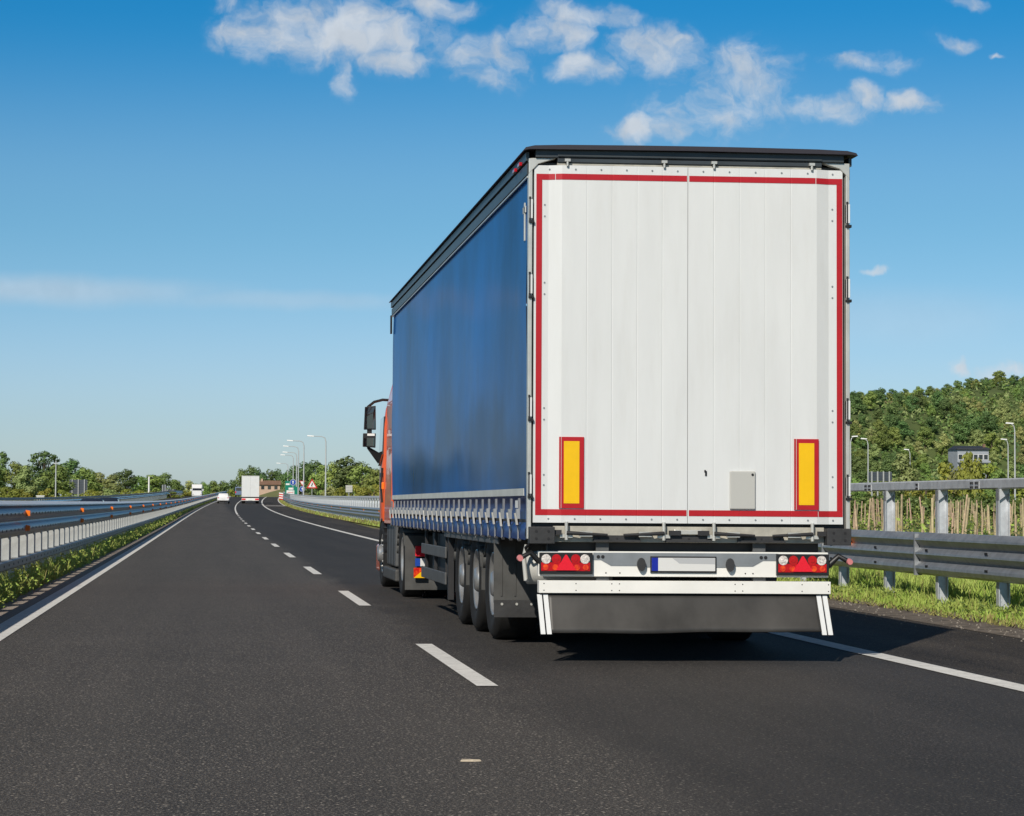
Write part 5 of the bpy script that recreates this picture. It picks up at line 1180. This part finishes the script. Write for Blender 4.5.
# ------------------------------------------------------------------ other vehicles
def small_wheels(t, xs, ys, r, w, name='wheel'):
    for x in xs:
        for y in ys:
            s = 1 if x > 0 else -1; mb = MB(); mb.lathe_x([(-s*w, r*.6), (-s*w, r*.94), (-s*w*.8, r), (-s*w*.2, r), (0, r*.94), (0, r*.6)], y, r, 20, 0, x); wv = mb.build(name, 'tyre', t)
            mb = MB(); mb.lathe_x([(-s*.01, r*.62), (-s*.03, r*.5), (-s*.02, r*.15), (-s*.01, 0)], y, r, 16, 0, x); mb.build('rim', 'rim', wv)
y = 340.5; bx = thing('box_lorry', 'white box lorry far ahead in the right lane', 'lorry', (3.72+sh(y), y, zr(y)), -.016)
mb = MB(); mb.box(-1.27, 1.27, 0, 8.6, .98, 4.05, 0); mb.box(-1.29, -1.25, -.02, .03, .96, 4.07, 1); mb.box(1.25, 1.29, -.02, .03, .96, 4.07, 1); mb.box(-1.25, 1.25, -.02, .02, 4.0, 4.07, 1); mb.box(-.006, .006, -.012, 0, 1.0, 4.0, 2); bd = mb.build('box_body', ['white', 'alu', 'grey'], bx)
mb = MB(); mb.box(-1.1, 1.1, .2, 8.6, .62, .97); mb.build('chassis', 'chassis', bx)
mb = MB(); mb.box(-1.25, 1.25, -.05, .1, .42, .80); mb.build('bumper_bar', 'whitebar', bx, bevel=.02)
for s in (-1, 1): mb = MB(); x0, x1 = sorted((s*.70, s*1.22)); mb.box(x0, x1, -.09, -.05, .52, .74); mb.build('tail_light', 'lens_bright', bx)
mb = MB(); mb.box(-.28, .28, -.07, -.052, .46, .58); mb.build('number_plate', 'plate', bx)
mb = MB(); mb.hexa([(-1.2,8.8,.5),(1.2,8.8,.5),(1.2,10.8,.5),(-1.2,10.8,.5),(-1.2,8.8,3.0),(1.2,8.8,3.0),(1.1,10.3,2.9),(-1.1,10.3,2.9)]); mb.build('cab', 'carwhite', bx, bevel=.1)
small_wheels(bx, (-1.24, 1.24), (1.6, 9.6), .48, .45)
def car(name, label, x, y, paint, rz, wid=1.8, hgt=1.48, ln=4.2):
    t = thing(name, label, 'car', (x, y, zr(y)), rz); w = wid/2
    def ring(yy, z0, z1, ww, tuck):                  # cross-section ring at yy (rear = 0)
        return [(-ww*.92, yy, z0), (ww*.92, yy, z0), (ww, yy, z0+(z1-z0)*.45), (ww*.97, yy, z0+(z1-z0)*.85), (ww*tuck, yy, z1), (-ww*tuck, yy, z1), (-ww*.97, yy, z0+(z1-z0)*.85), (-ww, yy, z0+(z1-z0)*.45)]
    mb = MB(); loft(mb, [ring(0, .40, .88, w*.90, .86), ring(.10, .28, .96, w*.97, .90), ring(.7, .22, 1.0, w, .92), ring(2.6, .2, .98, w, .92), ring(3.5, .22, .88, w*.97, .9), (ring(ln-.1, .28, .70, w*.90, .86)), ring(ln, .38, .58, w*.82, .84)]); b = mb.build('body', paint, t)
    gr = lambda yy, z1, ww: [(-w*.9, yy, .93), (w*.9, yy, .93), (ww, yy, z1*.96), (ww*.86, yy, z1), (-ww*.86, yy, z1), (-ww, yy, z1*.96)]
    mb = MB(); loft(mb, [gr(.16, 1.02, w*.84), gr(.50, hgt-.04, w*.74), gr(1.2, hgt, w*.76), gr(2.0, hgt-.03, w*.75), gr(2.95, .98, w*.84)]); mb.build('cabin', paint, t)
    mb = MB(); mb.hexa([(-w*.74,.205,1.06),(w*.74,.205,1.06),(w*.70,.25,1.06),(-w*.70,.25,1.06),(-w*.62,.46,hgt-.13),(w*.62,.46,hgt-.13),(w*.6,.5,hgt-.13),(-w*.6,.5,hgt-.13)]); mb.build('rear_window', 'glass', t)
    for s in (-1, 1):
        mb = MB(); mb.hexa([(s*w*.88,.75,1.0),(s*w*.88,2.6,1.0),(s*w*.80,2.6,1.0),(s*w*.80,.75,1.0),(s*w*.785,.85,hgt-.12),(s*w*.785,2.05,hgt-.12),(s*w*.7,2.05,hgt-.12),(s*w*.7,.85,hgt-.12)]); mb.build('side_window', 'glass', t)
        mb = MB(); x0, x1 = sorted((s*w*.62, s*w*.90)); mb.box(x0, x1, .0, .12, .74, .90); mb.build('tail_light', 'lens_bright', t, bevel=.03)
        mb = MB(); x0, x1 = sorted((s*w*.95, s*w*1.1)); mb.box(x0, x1, 2.45, 2.6, .98, 1.1); mb.build('wing_mirror', paint, t, bevel=.03)
    mb = MB(); mb.box(-w*.86, w*.86, -.04, .1, .30, .46); mb.build('bumper', 'black', t, bevel=.03)
    mb = MB(); mb.box(-.26, .26, -.015, .01, .62, .73); mb.build('number_plate', 'plate', t)
    small_wheels(t, (-w*.98, w*.98), (.85, 3.4), .32, .22); return t
y = 338; car('hatchback_car', 'white hatchback far ahead in the overtaking lane', -.18+sh(y), y, 'carwhite', -.017)
car('dark_car', 'dark car half hidden behind the left barrier, nearer of two', -7.7+sh(146), 152, 'cardark', R(180), 1.75, 1.30)
car('dark_car', 'dark car half hidden behind the left barrier, farther of two', -7.8+sh(172), 176, 'cardark', R(180), 1.75, 1.32)
y = 430; vn = thing('delivery_van', 'white delivery van coming the other way on the opposite carriageway', 'van', (-6.7+sh(y), y, zr(y)), R(180))
mb = MB(); loft(mb, [[(-1.0, -3.0, z0), (1.0, -3.0, z0), (1.0, -3.0, z1), (-1.0, -3.0, z1)] if k == 0 else [(-w_, yy_, z0), (w_, yy_, z0), (w_*tp, yy_, z1), (-w_*tp, yy_, z1)] for k, (yy_, w_, z0, z1, tp) in enumerate(((-3, 1, .4, 2.6, 1), (.6, 1.0, .4, 2.65, .97), (1.5, .98, .4, 2.0, .86), (1.7, .97, .4, 1.55, .92), (2.5, .9, .45, 1.15, .9)))], 0, False); mb.build('body', 'carwhite', vn, bevel=.06)
mb = MB(); mb.hexa([(-.86,1.80,1.42),(.86,1.80,1.42),(.8,1.63,1.42),(-.8,1.63,1.42),(-.80,1.60,1.95),(.80,1.60,1.95),(.75,1.4,1.95),(-.75,1.4,1.95)]); mb.build('windscreen', 'glass', vn)
mb = MB(); mb.box(-.88, .88, 2.4, 2.62, .38, .62); mb.build('bumper', 'grey', vn, bevel=.04)
for s in (-1, 1):
    mb = MB(); x0, x1 = sorted((s*1.0, s*1.2)); mb.box(x0, x1, 1.3, 1.42, 1.45, 1.8); mb.build('wing_mirror', 'carwhite', vn, bevel=.03)
    mb = MB(); x0, x1 = sorted((s*.55, s*.85)); mb.box(x0, x1, 2.5, 2.56, .75, .95); mb.build('headlight', 'lens_clear', vn, bevel=.03)
small_wheels(vn, (-.98, .98), (-2.0, 1.75), .34, .24)
y = 492; pv = thing('blue_van', 'bluish van just visible left of the white box lorry far ahead', 'van', (-.2+sh(y), y, zr(y)), -.03)
mb = MB(); mb.box(-.95, .95, 0, 3.6, .35, 2.1, 0); mb.build('body', 'vanblue', pv, bevel=.12); mb = MB(); mb.box(-.75, .75, -.03, .0, 1.3, 1.9); mb.build('rear_window', 'glass', pv)
for s in (-1, 1): mb = MB(); x0, x1 = sorted((s*.72, s*.92)); mb.box(x0, x1, -.03, .02, .8, 1.15); mb.build('tail_light', 'lens_bright', pv)
small_wheels(pv, (-.94, .94), (.7, 3.0), .33, .22)
# ------------------------------------------------------------------ small things on the road
mb = MB(); mb.hexa([(-.05,-.03,0),(.01,-.038,0),(.052,-.02,0),(-.04,.03,0),(-.046,-.025,.006),(.008,-.03,.010),(.046,-.016,.008),(-.036,.022,.007)])
o = mb.build('wood_chip', 'chip', None, (1.237, 11.0, .002)); tag(o, 'flat pale chip lying on the asphalt in front of the camera', 'litter')
